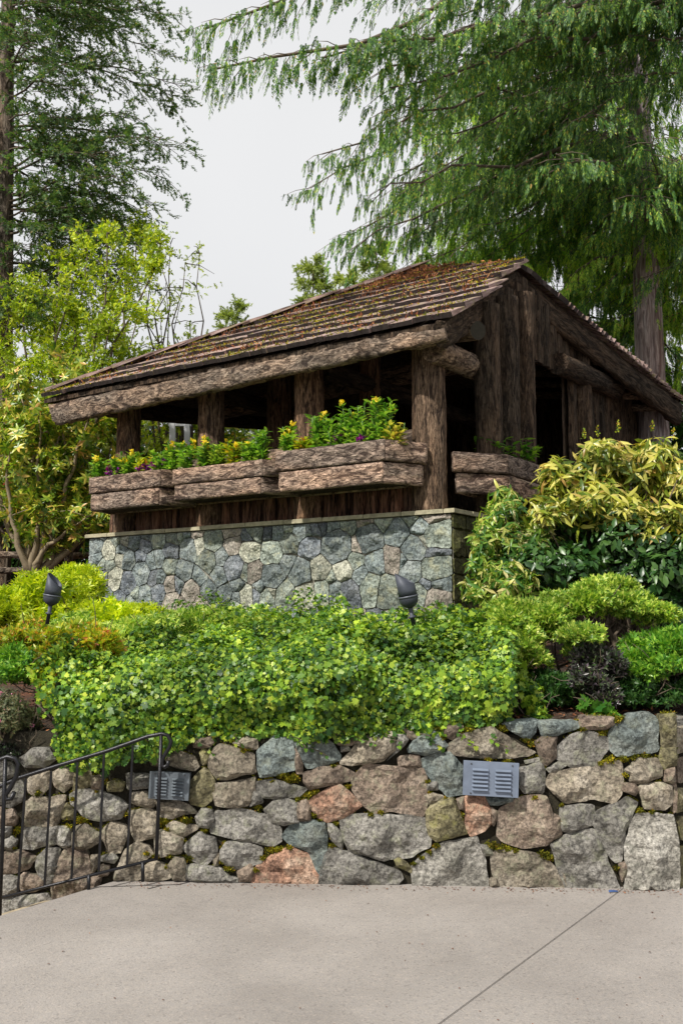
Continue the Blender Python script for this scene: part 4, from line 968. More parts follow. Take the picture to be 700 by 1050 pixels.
p = B(.05, .85, 3.08); leafy('leafy_plant', p, .38, .22, L_green, T_l2, .10, 16, 14, 'dark green laurel-like plant in the shaded planter behind the corner post', 'plant')
p = B(.08, 1.25, 3.08); leafy('leafy_plant', p, .38, .2, L_green, T_l2, .10, 12, 14, 'brighter green leafy plant at the right end of the shaded planter', 'plant')
# ---------------------------------------------------------------- fittings on the wall and lights
def vent(px, py, w_, h_, tilt, mat, label, left=False):
    c = onW(px, py, .075); t = thing('vent_panel', c, label, 'vent panel', 'louvred metal vent panels on the retaining wall')
    Rm = Matrix((wd, -wn, Vector((0, 0, 1)))).transposed() @ Matrix.Rotation(tilt, 3, 'Y')
    def boxat(name, x, z, sx, sz, y0, y1, mt, shear=0):
        V = [(x-sx/2, y0, z-sz/2), (x+sx/2, y0, z-sz/2), (x+sx/2, y0, z+sz/2), (x-sx/2, y0, z+sz/2), (x-sx/2, y1, z-sz/2), (x+sx/2, y1, z-sz/2), (x+sx/2, y1+shear, z+sz/2), (x-sx/2, y1+shear, z+sz/2)]
        me = mesh(name, V, [(0, 1, 2, 3), (7, 6, 5, 4), (0, 4, 5, 1), (1, 5, 6, 2), (2, 6, 7, 3), (3, 7, 4, 0)], mt, False)
        bm = bmesh.new(); bm.from_mesh(me); bmesh.ops.recalc_face_normals(bm, faces=bm.faces); bmesh.ops.bevel(bm, geom=bm.edges[:], offset=.0012, segments=1, affect='EDGES'); bm.to_mesh(me); bm.free()
        if plate is None: o = link(name, me, t, c); o.rotation_euler = Rm.to_euler()
        else: o = link(name, me, None); o.parent = plate
        return o
    plate = None
    boxat('wall_box', 0, 0, w_*.9, h_*.9, .12, .021, M_vent2)
    plate = boxat('plate', 0, 0, w_, h_, .02, 0, mat)
    for cx in (-.195, .215):
        for j in range(6): boxat('louvre', cx*w_, (.27-j*.115)*h_, w_*.29, h_*.062, -.001, -.018, mat, .014)
    for x in (-.44, .44) if False else (-.36, .38):
        for z in (-.43, .42):
            boxat('screw', x*w_, z*h_, .008, .008, -.001, -.005, M_screw)
vent(503, 799, .335, .205, R(2.6), M_vent, 'blue-grey louvred vent panel in the middle right of the stone wall')
vent(173.5, 806, .25, .165, R(2.8), M_vent2, 'dark grey louvred vent panel behind the top end of the iron railing')
def spot(px, py, Y, H, tiltx, label, roll):
    base = atY(px, py, Y); t = thing('spotlight', base, label, 'garden spotlight', 'dark metal garden spotlights')
    def lathe(name, prof, mat, cut=None, seg=24, smooth=True):
        V, Fc = [], []
        for r_, z in prof:
            for k in range(seg):
                th = 2*math.pi*k/seg; x, y = math.cos(th)*r_, math.sin(th)*r_; zz_ = z
                if cut and z > cut[0]: zz_ = cut[0] + (z-cut[0])*(.40 + .60*(1+(x*cut[1]+y*cut[2])/max(r_, 1e-4))/2)
                V.append((x, y, zz_))
        for j in range(len(prof)-1):
            for k in range(seg): Fc.append((j*seg+k, j*seg+(k+1) % seg, (j+1)*seg+(k+1) % seg, (j+1)*seg+k))
        Fc.append(tuple(reversed(range(seg)))); 
        o = link(name, mesh(name, V, Fc, mat, smooth), t, base+Vector((0, 0, 0))); o.rotation_euler = (tiltx, roll, 0); return o
    s = H
    lathe('stake', [(.02*s/.4, -.25), (.02*s/.4, .05*s), (.034*s/.4, .052*s), (.034*s/.4, .10*s), (.02*s/.4, .105*s), (.022*s/.4, .30*s)], M_lamp)
    lathe('housing', [(.022*s/.4, .28*s), (.05*s/.4, .32*s), (.078*s/.4, .39*s), (.088*s/.4, .48*s), (.088*s/.4, .53*s)], M_lamp)
    lathe('rim', [(.09*s/.4, .528*s), (.094*s/.4, .535*s), (.094*s/.4, .56*s), (.09*s/.4, .567*s)], M_ring)
    lathe('shroud', [(.086*s/.4, .566*s), (.084*s/.4, .75*s), (.082*s/.4, 1.12*s), (.076*s/.4, 1.115*s), (.078*s/.4, .75*s), (.08*s/.4, .58*s)], M_lamp, (.60*s, -1, .15))
spot(423, 636, 7.35, .33, R(4), 'dark spotlight in front of the right end of the stone base wall', R(-11))
spot(50, 632, 7.9, .31, R(2), 'smaller dark spotlight at far left beside the lime green shrub', R(9))
def bar(name, a, b_, r_, parent, mat=M_iron): return tube(name, [a, b_], r_, mat, parent, 8)
rl = thing('iron_railing', onW(91, 914, .2), 'long black iron railing with scrolled upper end beside the stone steps', 'railing', None)
RO = .20
q = lambda x, y, o=RO: onW(x, y, o)
scroll = [(-60, 828), (0, 806.5), (20, 797.5), (60, 785), (110, 770), (152, 755), (166, 752.4), (172, 754), (175.5, 760), (174, 766), (169, 774), (166.5, 780), (166, 785), (169, 786.5), (172.4, 784), (172.4, 780)]
tube('handrail', [q(*s_) for s_ in scroll], .0125, M_iron, rl, 8)
bar('bottom_rail', q(-60, 936), q(161, 880.5), .009, rl)
for x0, y0, x1, y1 in [(27,798,18.5,915.5),(53,790,46,909),(80,781,73.5,903),(107,773,101.5,894.5),(136.5,764,130.5,887)]:
    pts = [q(x0+(x1-x0)*t/12, y0+(y1-y0)*t/12) for t in range(13)]
    tube('baluster', pts, [.0095 if t % 2 else .0082 for t in range(13)], M_iron, rl, 4, False)
tube('post', [q(165.5, 754), q(160.5, 881)], .0115, M_iron, rl, 8)
bar('foot', q(91.5, 897), q(91, 915), .011, rl); bar('foot', q(146.6, 884), q(146.6, 904), .011, rl)
bar('baluster', q(-4, 806), q(-10, 922), .009, rl)
r2 = thing('iron_railing', onW(0, 930, .5), 'nearer black iron railing end with scroll at the left edge', 'railing', None)
q2 = lambda x, y: q(x, y, .55)
tube('handrail', [q2(*s_) for s_ in [(-60, 802), (-10, 783), (0, 779), (8, 776), (16, 778), (19, 783), (17, 796), (11, 808), (6, 815), (7, 820), (12, 819), (15, 812)]], .0135, M_iron, r2, 8)
tube('post', [q2(6, 778), q2(4, 830), q2(-1, 960)], .0125, M_iron, r2, 8)
tube('bottom_rail', [q2(-70, 980), q2(0, 955)], .01, M_iron, r2, 8)
p = atZ(628, 914.5, 0.002); o = link('blue_scrap', mesh('blue_scrap', [(-.028, -.012, .002), (.03, -.01, .004), (.026, .012, .006), (-.024, .01, .008), (0, 0, .012)], [(0, 1, 4), (1, 2, 4), (2, 3, 4), (3, 0, 4)], M_blue), None, p)
tag(o, 'small blue scrap lying on the paving at the foot of the wall', 'litter')
# rail fence and white frame behind
fn = thing('rail_fence', atY(20, 590, 13), 'brown two-rail fence behind the shrubs at the left edge', 'fence')
for y in (569, 585): log('fence_rail', atY(-60, y-1, 12.8), atY(92, y+1, 13.2), .045, .045, MB['fascia'], fn, 8, .2, .04)
for x in (-40, 70): p = atY(x, 600, 13); log('fence_post', (p.x, p.y, 1.2), (p.x, p.y, 2.6), .06, .06, MB['fascia'], fn, 8, .2, .04)
wf = thing('white_frame', atY(182, 447, 13.9), 'white painted frame seen between the shelter posts on the left', 'frame')
def wbar(x0, y0, x1, y1, w_):
    a, b2 = atY(x0, y0, 13.9), atY(x1, y1, 13.9); prm = tube('frame_bar', [a, b2], w_, M_white, wf, 4, False)
wbar(177, 430, 177, 560, .055); wbar(192, 430, 192, 560, .055); wbar(173, 435, 196, 435, .04); wbar(175, 470, 194, 470, .045)
# ---------------------------------------------------------------- vegetation
def surf_leaves(fn_, n_, T, mat, size, nbias=(0, -.3, .6), rnd=.7, dirb=None, depth=0):
    """fn_(n) -> points, normals"""
    P, Nn = fn_(n_); d = rnd_unit(len(P)); d = d - Nn*np.sum(d*Nn, 1, keepdims=True)*.8
    if dirb is not None: d = d + np.array(dirb)
    nn = Nn + rnd_unit(len(P))*rnd + np.array(nbias)*.4
    return stamp(T, P, d, nn, RNG.uniform(.65, 1.2, len(P))*size)
# ivy bank ---------------------------------------------------------------
def ivy_prof(x):      # left to right: height and reach of the mound
    return x
def ivy_surface(u, v):
    """u in 0..1 along wall, v in 0..1 from the hanging hem up and back to the base wall"""
    px = 52 + u*(525-52)
    hem = np.interp(px, [52, 62, 110, 150, 200, 300, 400, 450, 500, 530], [760, 779, 781, 772, 762, 758, 757, 757, 747, 735])
    # lip point on the wall plane pushed out
    A = np.array([tuple(onW(x, y, .02)) for x, y in zip(px, hem)])
    back = np.array([tuple(B(a_, -.12, 0)) for a_ in np.interp(px, [52, 130, 460, 530], [-4.5, -3.6, -.02, .5])])
    back[:, 2] = np.interp(px, [52, 130, 460, 530], [1.72, 1.76, 1.70, 1.5])
    d = back-A; d[:, 2] = 0; run = np.linalg.norm(d, axis=1); d = d/run[:, None]
    vf = v*(run+.7)
    # profile: first .7 m climbs steeply, the rest runs back
    rise = np.where(vf < .7, vf, .7); t = np.clip((vf-.7)/run, 0, 1)
    out = .10*np.sin(np.clip(rise/.7, 0, 1)*math.pi*.75)
    zf = np.interp(rise, [0, .25, .5, .7], [0, .25, .48, .60])
    fwd = np.interp(rise, [0, .3, .5, .7], [0, .02, .14, .38])
    P = A + d*(fwd + t*(run-.38))[:, None]; P -= np.array(wn)*0
    P[:, :2] += np.array([wn.x, wn.y])*out[:, None]
    zt = A[:, 2]+zf; P[:, 2] = zt + (back[:, 2]-(A[:, 2]+.60))*t**.75
    low = np.interp(px, [52, 110, 200, 260], [.0, .0, .0, 0]); P[:, 2] += low
    return P
def bumpy(P, amp=.07, f=1.8):
    return np.array([amp*noise.fractal(Vector((p[0]*f, p[1]*f, p[2]*f)), 1., 2., 3) for p in P])
def ivy_fn(n_):
    u = RNG.random(n_); v = np.where(RNG.random(n_) < .62, RNG.random(n_)*.36, RNG.random(n_))
    P = ivy_surface(u, v); e = .004
    Pu = ivy_surface(np.clip(u+e, 0, 1.01), v); Pv = ivy_surface(u, np.clip(v+e, 0, 1.01))
    Nn = unit(np.cross(Pu-P, Pv-P)); Nn[np.isnan(Nn)] = 0; s = np.sign(Nn[:, 2:3]-Nn[:, 1:2]); s[s == 0] = 1; Nn *= s
    h = bumpy(P, .20, 1.9)+bumpy(P, .08, 5); h = np.where(v < .16, np.maximum(h, -.02), h); dep = RNG.random(n_)**1.3*.16
    return P + Nn*(h-dep)[:, None], Nn
V, Fc = joinvf([surf_leaves(ivy_fn, 48000, T_ivy(), L_ivy, .034, (0, -.4, .7), 1.1, (0, 0, -.35)), surf_leaves(ivy_fn, 9000, T_ivy(), L_ivy, .052, (0, -.4, .7), .9, (0, 0, -.5)), surf_leaves(ivy_fn, 12000, T_ivy(), L_ivy, .022, (0, -.4, .7), 1.1, (0, 0, .2))])
iv = link('ivy_bank', mesh('ivy_bank', V, Fc, L_ivy), kind='stuff'); tag(iv, 'dense glossy ivy spilling over the top of the retaining wall', 'ivy', kind='stuff')
# dark core sheet below the leaves, coloured as the shade between them
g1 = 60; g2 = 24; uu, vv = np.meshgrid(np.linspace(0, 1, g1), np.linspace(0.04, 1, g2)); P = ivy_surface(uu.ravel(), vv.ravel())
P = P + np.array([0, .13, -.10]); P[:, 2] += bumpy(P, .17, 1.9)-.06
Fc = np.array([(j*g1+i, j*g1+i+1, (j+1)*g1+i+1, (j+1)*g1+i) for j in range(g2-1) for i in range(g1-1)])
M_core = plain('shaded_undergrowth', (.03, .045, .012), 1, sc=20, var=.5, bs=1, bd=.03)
link('ivy_dark_core', mesh('ivy_dark_core', P, Fc, M_core), iv, kind='stuff')
for x, L in [(150, 16), (205, 20), (242, 12), (300, 14), (318, 22), (352, 10), (395, 12), (430, 15), (470, 12), (505, 18), (90, 14), (120, 20)]:
    p = onW(x, 752, .07); pts = [p]
    for k in range(6): pts.append(pts[-1]+wd*random.uniform(-.02, .04)*1.5+Vector((0, random.uniform(-.012, .012), -L/1000*6.2/6)))
    tube('runner', pts, [.003]*7, M_twig, iv, 4)
    V, Fc = stamp(T_ivy(), np.array([tuple(q) for q in pts]), rnd_unit(7)+np.array([0, 0, -1.]), np.array([0, -1., .3])+rnd_unit(7)*.5, RNG.uniform(.02, .04, 7)); link('runner_leaves', mesh('runner_leaves', V, Fc, L_ivy), iv)
# generic shrub: union of blobs ------------------------------------------------
def blob_fn(blobs, depth=.35, amp=.25, lower=-.35):
    nb_ = []
    for b_ in blobs:
        for _ in range(13):
            d = rnd_unit(1)[0]; k = random.uniform(.30, .58); q = random.uniform(.15, .72)
            nb_.append((b_[0]+d[0]*b_[3]*q, b_[1]+d[1]*b_[4]*q, b_[2]+d[2]*b_[5]*q, b_[3]*k, b_[4]*k, b_[5]*k))
    blobs = nb_
    vol = np.array([b_[3]*b_[4]*b_[5] for b_ in blobs])**.67; pr = vol/vol.sum()
    def f(n_):
        idx = RNG.choice(len(blobs), n_, p=pr); d = rnd_unit(n_); m_ = d[:, 2] < lower; d[m_, 2] *= -.6; d = unit(d)
        c = np.array([b_[:3] for b_ in blobs])[idx]; r_ = np.array([b_[3:6] for b_ in blobs])[idx]
        k = 1 + amp*np.array([noise.noise(Vector((q[0]*2.2+i_*3.1, q[1]*2.2, q[2]*2.2))) for q, i_ in zip(d, idx)])
        P = c + d*r_*(k*(1-depth*RNG.random(n_)**1.6))[:, None]; return P, unit(d/r_)
    return f
def shrub(name, blobs, n_, T, mat, size, label, cat='shrub', stem=None, group=None, dirb=(0, 0, .3), rnd=.6, depth=.4, amp=.3, flowers=None, nstem=10, core=True, twigs=30, lower=-.35, nb=(0, -.3, .7), single=False, droop=0.):
    """blobs: (px,py,Y,rx_px,ry_px,rdepth)"""
    bl = []
    for (px, py, Y, rx, rz, rd) in blobs: c = atY(px, py, Y); k = Y/1000; bl.append((c.x, c.y, c.z, rx*k, rd, rz*k))
    cx = sum(b_[0] for b_ in bl)/len(bl); cy = sum(b_[1] for b_ in bl)/len(bl)
    base = Vector((cx, cy, stem if stem is not None else min(b_[2]-b_[5] for b_ in bl)))
    t = thing(name, base, label, cat, group); fn_ = blob_fn(bl, depth, amp, lower)
    if single:
        P, Nn = fn_(n_); d = rnd_unit(n_)*.6 + np.array(dirb); nn = Nn + rnd_unit(n_)*rnd + np.array(nb)*.4; Fm = frames(nn, d)
        LP, LD, LN, LS = [], [], [], []
        for i in range(n_):
            kk = random.randint(4, 7); a0 = random.uniform(0, 6.28)
            for j in range(kk):
                a = a0+2*math.pi*j/kk+random.uniform(-.3, .3); ri = random.uniform(-.5, .9)
                ld = Fm[i][:, 0]*math.cos(a)+Fm[i][:, 2]*math.sin(a)+Fm[i][:, 1]*ri; LP.append(P[i]); LD.append(ld+np.array([0, 0, -droop]))
                LN.append(Fm[i][:, 1]-ld*ri*.5+rnd_unit(1)[0]*.55); LS.append(size*random.uniform(.5, 1.2))
        LP, LD, LN, LS = map(np.array, (LP, LD, LN, LS)); sc = LP[:, 1]+RNG.random(len(LP))*.35; od = np.argsort(sc); f_, r2_ = od[:290], od[290:]
        lm = [mesh('leaf', *T_lance(w2, .05, c2), mat) for w2, c2 in ((.11, .15), (.15, .25), (.13, .1), (.12, .35))]
        FR = frames(LD[f_], LN[f_])
        for q, i in enumerate(f_):
            o = link('leaf', random.choice(lm), t, tuple(LP[i])); o.rotation_euler = Matrix(FR[q].tolist()).to_euler(); o.scale = (LS[i],)*3
        V, Fc = stamp(T_lance(.13, .05, .2), LP[r2_], LD[r2_], LN[r2_], LS[r2_])
    else: V, Fc = surf_leaves(fn_, n_, T, mat, size, nb, rnd, dirb)
    link('leaves', mesh('leaves', V-np.array(base), Fc, mat), t, base, kind='stuff')
    SV = []
    for i in range(nstem):
        b_ = random.choice(bl); d = Vector(rnd_unit(1)[0]); tip = Vector(b_[:3])+Vector((d.x*b_[3]*.7, d.y*b_[4]*.7, abs(d.z)*b_[5]*.6))
        pts = curve(base+Vector((random.uniform(-.06, .06), random.uniform(-.06, .06), 0)), tip, .0, 7, .035); r0 = max(.008, .012*(tip-base).length)
        tube('stem', pts, [r0*(1-.75*j/7) for j in range(8)], M_twig, t, 5)
        for _ in range(twigs//nstem):
            s_ = pts[random.randint(2, 6)]; d = Vector(rnd_unit(1)[0]); d.z = abs(d.z); SV.append(tube_vf(curve(s_, s_+d*random.uniform(.1, .3), 0, 3, .05), [.005, .004, .003, .002], 4))
    if SV: V, Fc = joinvf(SV); link('twigs', mesh('twigs', V-np.array(base), Fc, M_twig), t, base, kind='stuff')
    if flowers:
        fm, k, fs = flowers; P, Nn = fn_(k); P = P+Nn*.02; parts = [blossom_vf(tuple(p), fs, 9) for p in P]; V, Fc = joinvf(parts)
        link('blossoms', mesh('blossoms', V-np.array(base), Fc, fm), t, base, kind='stuff')
    return t
Tw_az = T_whorl(6, .2, .35, T_diam(.2, .06)); Tw_lan = T_whorl(6, .13, .5, T_lance(.13, .04, .15)); Tw_big = T_whorl(7, .17, .25)
shrub('lime_shrub', [(45, 625, 8.6, 60, 45, .5), (82, 600, 9.2, 28, 22, .4), (10, 630, 8.4, 50, 38, .5), (120, 640, 8.2, 50, 26, .4), (-40, 630, 8.4, 50, 40, .5)], 5200, Tw_lan, L_yel, .065, 'bright lime green shrub at left of the stone base wall', stem=1.2)
shrub('lime_shrub', [(150, 650, 7.6, 60, 26, .4), (215, 640, 7.8, 60, 18, .35), (90, 660, 7.4, 40, 30, .4)], 2600, Tw_lan, L_azal, .05, 'low lime green shrub merging into the ivy below the base wall', stem=1.15)
shrub('orange_tinged_shrub', [(60, 675, 6.95, 45, 40, .3), (100, 668, 7.0, 42, 35, .3), (30, 660, 7.1, 30, 30, .3), (75, 710, 6.75, 35, 25, .2)], 2600, Tw_az, L_oran, .05, 'low shrub with orange and yellow tinged leaves left of the ivy', stem=1.0, nstem=14, twigs=60)
shrub('heather', [(10, 735, 6.45, 36, 30, .25), (-30, 735, 6.4, 40, 35, .3)], 5200, needles_T(8, .06, .3), L_heath, .06, 'heather with small pink flowers at the left edge on top of the wall', stem=.95, flowers=(L_fpink, 60, .011))
shrub('green_filler_shrub', [(20, 690, 6.9, 40, 25, .3), (110, 725, 6.55, 40, 22, .2)], 1500, Tw_az, L_green, .045, 'green leafy undergrowth between heather and ivy', stem=.95)
shrub('dark_shrub', [(10, 770, 6.35, 40, 14, .15)], 500, Tw_az, L_purp, .04, 'dark leafed creeping plant under the heather', stem=.9)
# right side
shrub('azalea', [(560, 642, 6.9, 46, 36, .35), (600, 622, 7.0, 46, 32, .35), (538, 668, 6.75, 28, 28, .3), (630, 605, 7.1, 30, 20, .3), (590, 655, 6.7, 34, 22, .3), (515, 640, 6.9, 20, 24, .3)], 12000, Tw_az, L_azal, .042, 'pale green clipped azalea with twisted stems on top of the wall at right', stem=1.02, nstem=16, twigs=60, depth=.3, lower=-.25)
shrub('azalea', [(652, 622, 6.9, 34, 18, .25), (675, 634, 6.9, 24, 16, .2)], 3000, Tw_az, L_azal, .042, 'small flat topped azalea with bare branches beside the right edge', stem=1.15, nstem=9, twigs=30, depth=.3)
shrub('green_shrub', [(685, 668, 6.7, 44, 34, .35), (720, 675, 6.8, 44, 36, .4), (660, 688, 6.6, 28, 22, .25)], 9000, Tw_az, L_green, .05, 'mid green shrub above the wall corner at the right edge', stem=1.02)
shrub('purple_shrub', [(612, 685, 6.55, 28, 36, .2), (605, 705, 6.45, 24, 24, .15), (622, 718, 6.35, 18, 16, .1)], 2200, Tw_az, L_purp, .045, 'dark purple leaved plant below the azalea at right', stem=1.0)
shrub('broad_leaf_ivy', [(617, 733, 6.32, 12, 8, .06), (600, 725, 6.35, 8, 6, .06), (630, 738, 6.25, 6, 5, .05)], 70, T_ivy(), L_green, .08, 'clump of broad blue-green leaves below the purple plant', 'ivy', stem=.98, nstem=3, twigs=3)
shrub('ivy_clump', [(535, 720, 6.5, 22, 24, .15), (525, 700, 6.6, 22, 26, .2), (548, 735, 6.35, 10, 10, .1)], 1500, T_ivy(), L_ivy, .06, 'ivy trailing at the right end of the ivy bank beside the bare soil', 'ivy', stem=.98)
shrub('cream_edged_shrub', [(508, 560, 8.0, 30, 45, .3), (518, 525, 8.1, 26, 30, .3), (500, 600, 7.9, 26, 30, .3), (545, 560, 8.0, 30, 40, .3), (525, 600, 7.8, 35, 30, .3), (492, 580, 7.9, 15, 30, .2), (560, 590, 7.9, 30, 30, .3)], 1300, Tw_lan, L_pier, .095, 'cream and green leaved shrub against the right corner of the stone base wall', stem=1.15, dirb=(0, -.1, .3), nstem=16, single=True, droop=.5)
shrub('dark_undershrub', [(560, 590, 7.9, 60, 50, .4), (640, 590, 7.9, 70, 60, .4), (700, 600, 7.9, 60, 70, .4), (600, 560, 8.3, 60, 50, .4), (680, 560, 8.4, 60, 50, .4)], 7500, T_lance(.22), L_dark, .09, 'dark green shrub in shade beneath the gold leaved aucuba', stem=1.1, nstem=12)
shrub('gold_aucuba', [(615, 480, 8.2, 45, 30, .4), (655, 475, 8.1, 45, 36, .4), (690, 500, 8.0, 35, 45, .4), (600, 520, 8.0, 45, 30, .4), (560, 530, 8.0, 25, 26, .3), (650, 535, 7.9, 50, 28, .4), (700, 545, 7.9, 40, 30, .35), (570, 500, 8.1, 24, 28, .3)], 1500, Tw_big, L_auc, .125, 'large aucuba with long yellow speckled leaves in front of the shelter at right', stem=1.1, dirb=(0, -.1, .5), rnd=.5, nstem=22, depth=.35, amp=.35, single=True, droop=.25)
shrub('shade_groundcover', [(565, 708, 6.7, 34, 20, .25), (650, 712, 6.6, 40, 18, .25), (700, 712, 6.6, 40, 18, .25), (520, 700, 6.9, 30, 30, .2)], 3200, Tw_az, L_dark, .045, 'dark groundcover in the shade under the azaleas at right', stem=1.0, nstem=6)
# aucuba flower spikes
au = [o for o in bpy.data.objects if o.name.startswith('gold_aucuba')][0]
for x, y in [(612, 437), (598, 440), (633, 432), (668, 432), (570, 478), (690, 440)]:
    p = atY(x, y, 8.1); parts = [blossom_vf(tuple(p+Vector((0, 0, -.02*k))), .011+.002*k, 7) for k in range(5)]; V, Fc = joinvf(parts); link('flower_spike', mesh('flower_spike', V-np.array(p), Fc, L_oran), au, p)
# leaf litter and needles on the soil
P = []
for _ in range(5200):
    x = random.uniform(-2.6, 3.2); v_ = .1+random.random()**1.3*2.; P.append((x, wallY(x)+v_, terrain(x, v_)+random.uniform(.005, .03)))
P = np.array(P); V, Fc = stamp(T_diam(.3), P, rnd_unit(len(P))*np.array([1, 1, .25]), np.array([0, 0, 1.])+rnd_unit(len(P))*.4, RNG.uniform(.015, .045, len(P)))
lt = link('leaf_litter', mesh('leaf_litter', V, Fc, L_litt), kind='stuff'); tag(lt, 'reddish leaf litter on the soil behind the retaining wall', 'leaf litter', kind='stuff')
# crumbs of debris on the paving at the foot of the wall
P = []
for _ in range(420):
    x = random.uniform(-1.3, 2.0); P.append((x, wallY(x)-abs(random.gauss(.02, .05))-.03, .004))
for _ in range(90): P.append((random.uniform(-2, 2.2), random.uniform(3.6, 5.9), .004))
P = np.array(P); V, Fc = stamp(T_diam(.35), P, rnd_unit(len(P))*np.array([1, 1, .05]), np.array([0, 0, 1.])+rnd_unit(len(P))*.2, RNG.uniform(.006, .018, len(P)))
lt = link('leaf_crumbs', mesh('leaf_crumbs', V, Fc, L_litt), kind='stuff'); tag(lt, 'small brown leaf crumbs scattered on the concrete paving', 'leaf litter', kind='stuff')
# ---------------------------------------------------------------- trees
def limb_foliage(pts, L, side_len, n_sub, per, T, size, mode, out, SV):
    """foliage along a limb polyline; mode 'fir' or 'cedar'"""
    n_ = len(pts)-1
    for s in range(n_sub):
        t = .12 + .88*(s+random.random())/n_sub; f = t*n_; i = min(int(f), n_-1); p = pts[i].lerp(pts[i+1], f-i); d = (pts[i+1]-pts[i]).normalized()
        sd = d.cross(Vector((0, 0, 1))).normalized()*(1 if s % 2 else -1); sl = side_len*random.uniform(.5, 1.1)*(1-.6*t)+.12
        dd = (d*random.uniform(.5, .9)+sd*random.uniform(.5, 1)+Vector((0, 0, random.uniform(-.25, .15)))).normalized()
        e = p+dd*sl; e.z -= (.12 if mode == 'fir' else .28)*sl
        SV.append(tube_vf([p, p.lerp(e, .5)+Vector((0, 0, .03)), e], [.007, .005, .002], 3)); k = max(3, int(per*sl/side_len*1.3)); tt = RNG.uniform(.08, 1.03, k)
        P = np.array(p)[None]*(1-tt[:, None])+np.array(e)[None]*tt[:, None]; P += RNG.normal(size=P.shape)*.02
        if mode == 'fir':
            D = np.array(dd)[None]*.8 + rnd_unit(k)*.75 + np.array([0, 0, -.15]); Nn = np.array([0, 0, 1.])+rnd_unit(k)*.5; S = RNG.uniform(.6, 1.2, k)*size
        else:
            D = np.array(dd)[None]*.25 + rnd_unit(k)*.28 + np.array([0, 0, -1.]); Nn = rnd_unit(k)*np.array([1, 1, .2]); S = RNG.uniform(.5, 1.25, k)*size
        out.append(stamp(random.choice(T), P, D, Nn, S))
T_f = [needles_T(9, .055, .34) for _ in range(4)]
T_c = [T_twig(9, .16, .5, .24) for _ in range(5)]
def conifer(name, base, top, r0, limbs, T, size, mode, lmat, bmat, label, n_sub=14, per=9, side=.9, group=None, cat='tree', lean=None):
    base, top = Vector(base), Vector(top); t = thing(name, base, label, cat, group)
    H = (top-base).length; log('trunk', base, top, r0, r0*.28, MB[bmat], t, 18, .12, .06)
    out, SV = [], []
    for (p1, hz, sag) in limbs:
        p1 = Vector(p1); f = (hz-base.z)/(top.z-base.z); p0 = base.lerp(top, max(0, min(1, f))); L = (p1-p0).length
        pts = curve(p0, p1, sag*L, 9, .012); r_ = .006+.0065*L; tube('branch', pts, [r_*(1-.8*j/9) for j in range(10)], M_twig, t, 6)
        limb_foliage(pts, L, side*min(1, L/3+.25), max(5, int(n_sub*L/3)), per, T, size, mode, out, SV)
    V, Fc = joinvf(SV); link('twigs', mesh('twigs', V-np.array(base), Fc, M_twig), t, base, kind='stuff')
    V, Fc = joinvf(out); link('crown', mesh('crown', V-np.array(base), Fc, lmat), t, base, kind='stuff'); return t, len(Fc)
NT = []
# left fir
tb = atY(8, 420, 15); tt_ = atY(14, -380, 15); limbs = []
for (x, y) in [(186, 88), (178, 100), (182, 20), (165, 58), (160, 140), (188, 152), (172, 185), (150, 205), (145, 235), (140, 120), (130, 270), (110, 250), (90, 300), (60, 310), (100, 60), (120, 30), (140, -20), (170, -40), (120, 180), (100, 215), (80, 270), (60, 120), (75, 90), (40, 330), (120, 240), (60, 200), (80, 150), (90, 15), (30, 250), (20, 300), (110, 290), (85, 240), (50, 40), (70, -30)]:
    Y = 15+random.uniform(-1.6, 1.6); p = atY(x, y, Y); limbs.append((p, p.z+random.uniform(-.1, .7), .05))
for _ in range(40):
    z = random.uniform(5.5, 14); a = random.uniform(0, 6.28); L = random.uniform(1.4, 2.6); p = Vector((tb.x+math.cos(a)*L, 15+math.sin(a)*L, z)); limbs.append((p, z+.4, .05))
NT.append(conifer('fir_tree', (tb.x, 15, 1.3), tt_, .19, limbs, T_f, .16, 'fir', L_fir, 'fir', 'tall dark green fir with airy branches at the upper left', 27, 16, 1.1)[1])
# right cedar with the pink-grey trunk
tb = atY(676, 600, 12.9); tt_ = atY(648, -60, 12.9); tt_ = tb + (tt_-tb)*1.25; limbs = []
for (x, y, hz) in [(330, 150, 2), (345, 240, 1), (318, 185, 1.), (395, 60, 1.5), (390, 130, 1.5), (380, 200, 1.2), (420, 30, 1), (440, 90, 1), (430, 170, 1), (420, 240, 1), (460, 220, 1), (470, 140, 1), (480, 60, 1), (500, 255, .8), (520, 180, .8), (530, 110, .8), (520, 30, .8), (560, 230, .6), (570, 150, .6), (580, 60, .6), (600, 280, .5), (610, 200, .5), (540, 270, .5), (360, 250, 1.2), (400, 180, 1.2), (450, 255, 1), (590, 320, .4), (620, 350, .3), (690, 330, .3), (700, 240, .3), (710, 150, .3), (690, 60, .3), (560, -20, .6), (460, -30, 1), (400, -20, 1.5), (640, 300, .2), (410, 100, 1.2), (445, 130, 1), (490, 190, 1), (540, 150, 1), (500, 100, .8), (640, 120, .4), (620, 30, .5), (600, 110, .5), (720, 60, .3), (720, 380, .3), (660, 180, .2), (685, 250, .2), (650, 240, .2), (665, 300, .2), (700, 200, .3), (625, 280, .3), (660, 360, .2), (690, 400, .2), (670, 130, .2), (700, 100, .3), (640, 60, .3), (605, 170, .4), (560, 100, .5), (715, 300, .3), (590, 250, .4), (560, 300, .4), (510, 230, .6), (450, 60, .8), (490, 20, .8), (650, 0, .3), (700, 10, .3)]:
    Y = 12.0+random.uniform(-1.8, .9)
    if (y > 180 and x < 640) or (x > 600 and y < 130) or (x > 620 and y > 200): Y = random.uniform(13.6, 14.8)
    p = atY(x, y+8, Y)
    if p.z > 3: limbs.append((p, p.z+hz*random.uniform(.9, 1.3)*1.7, -.03))
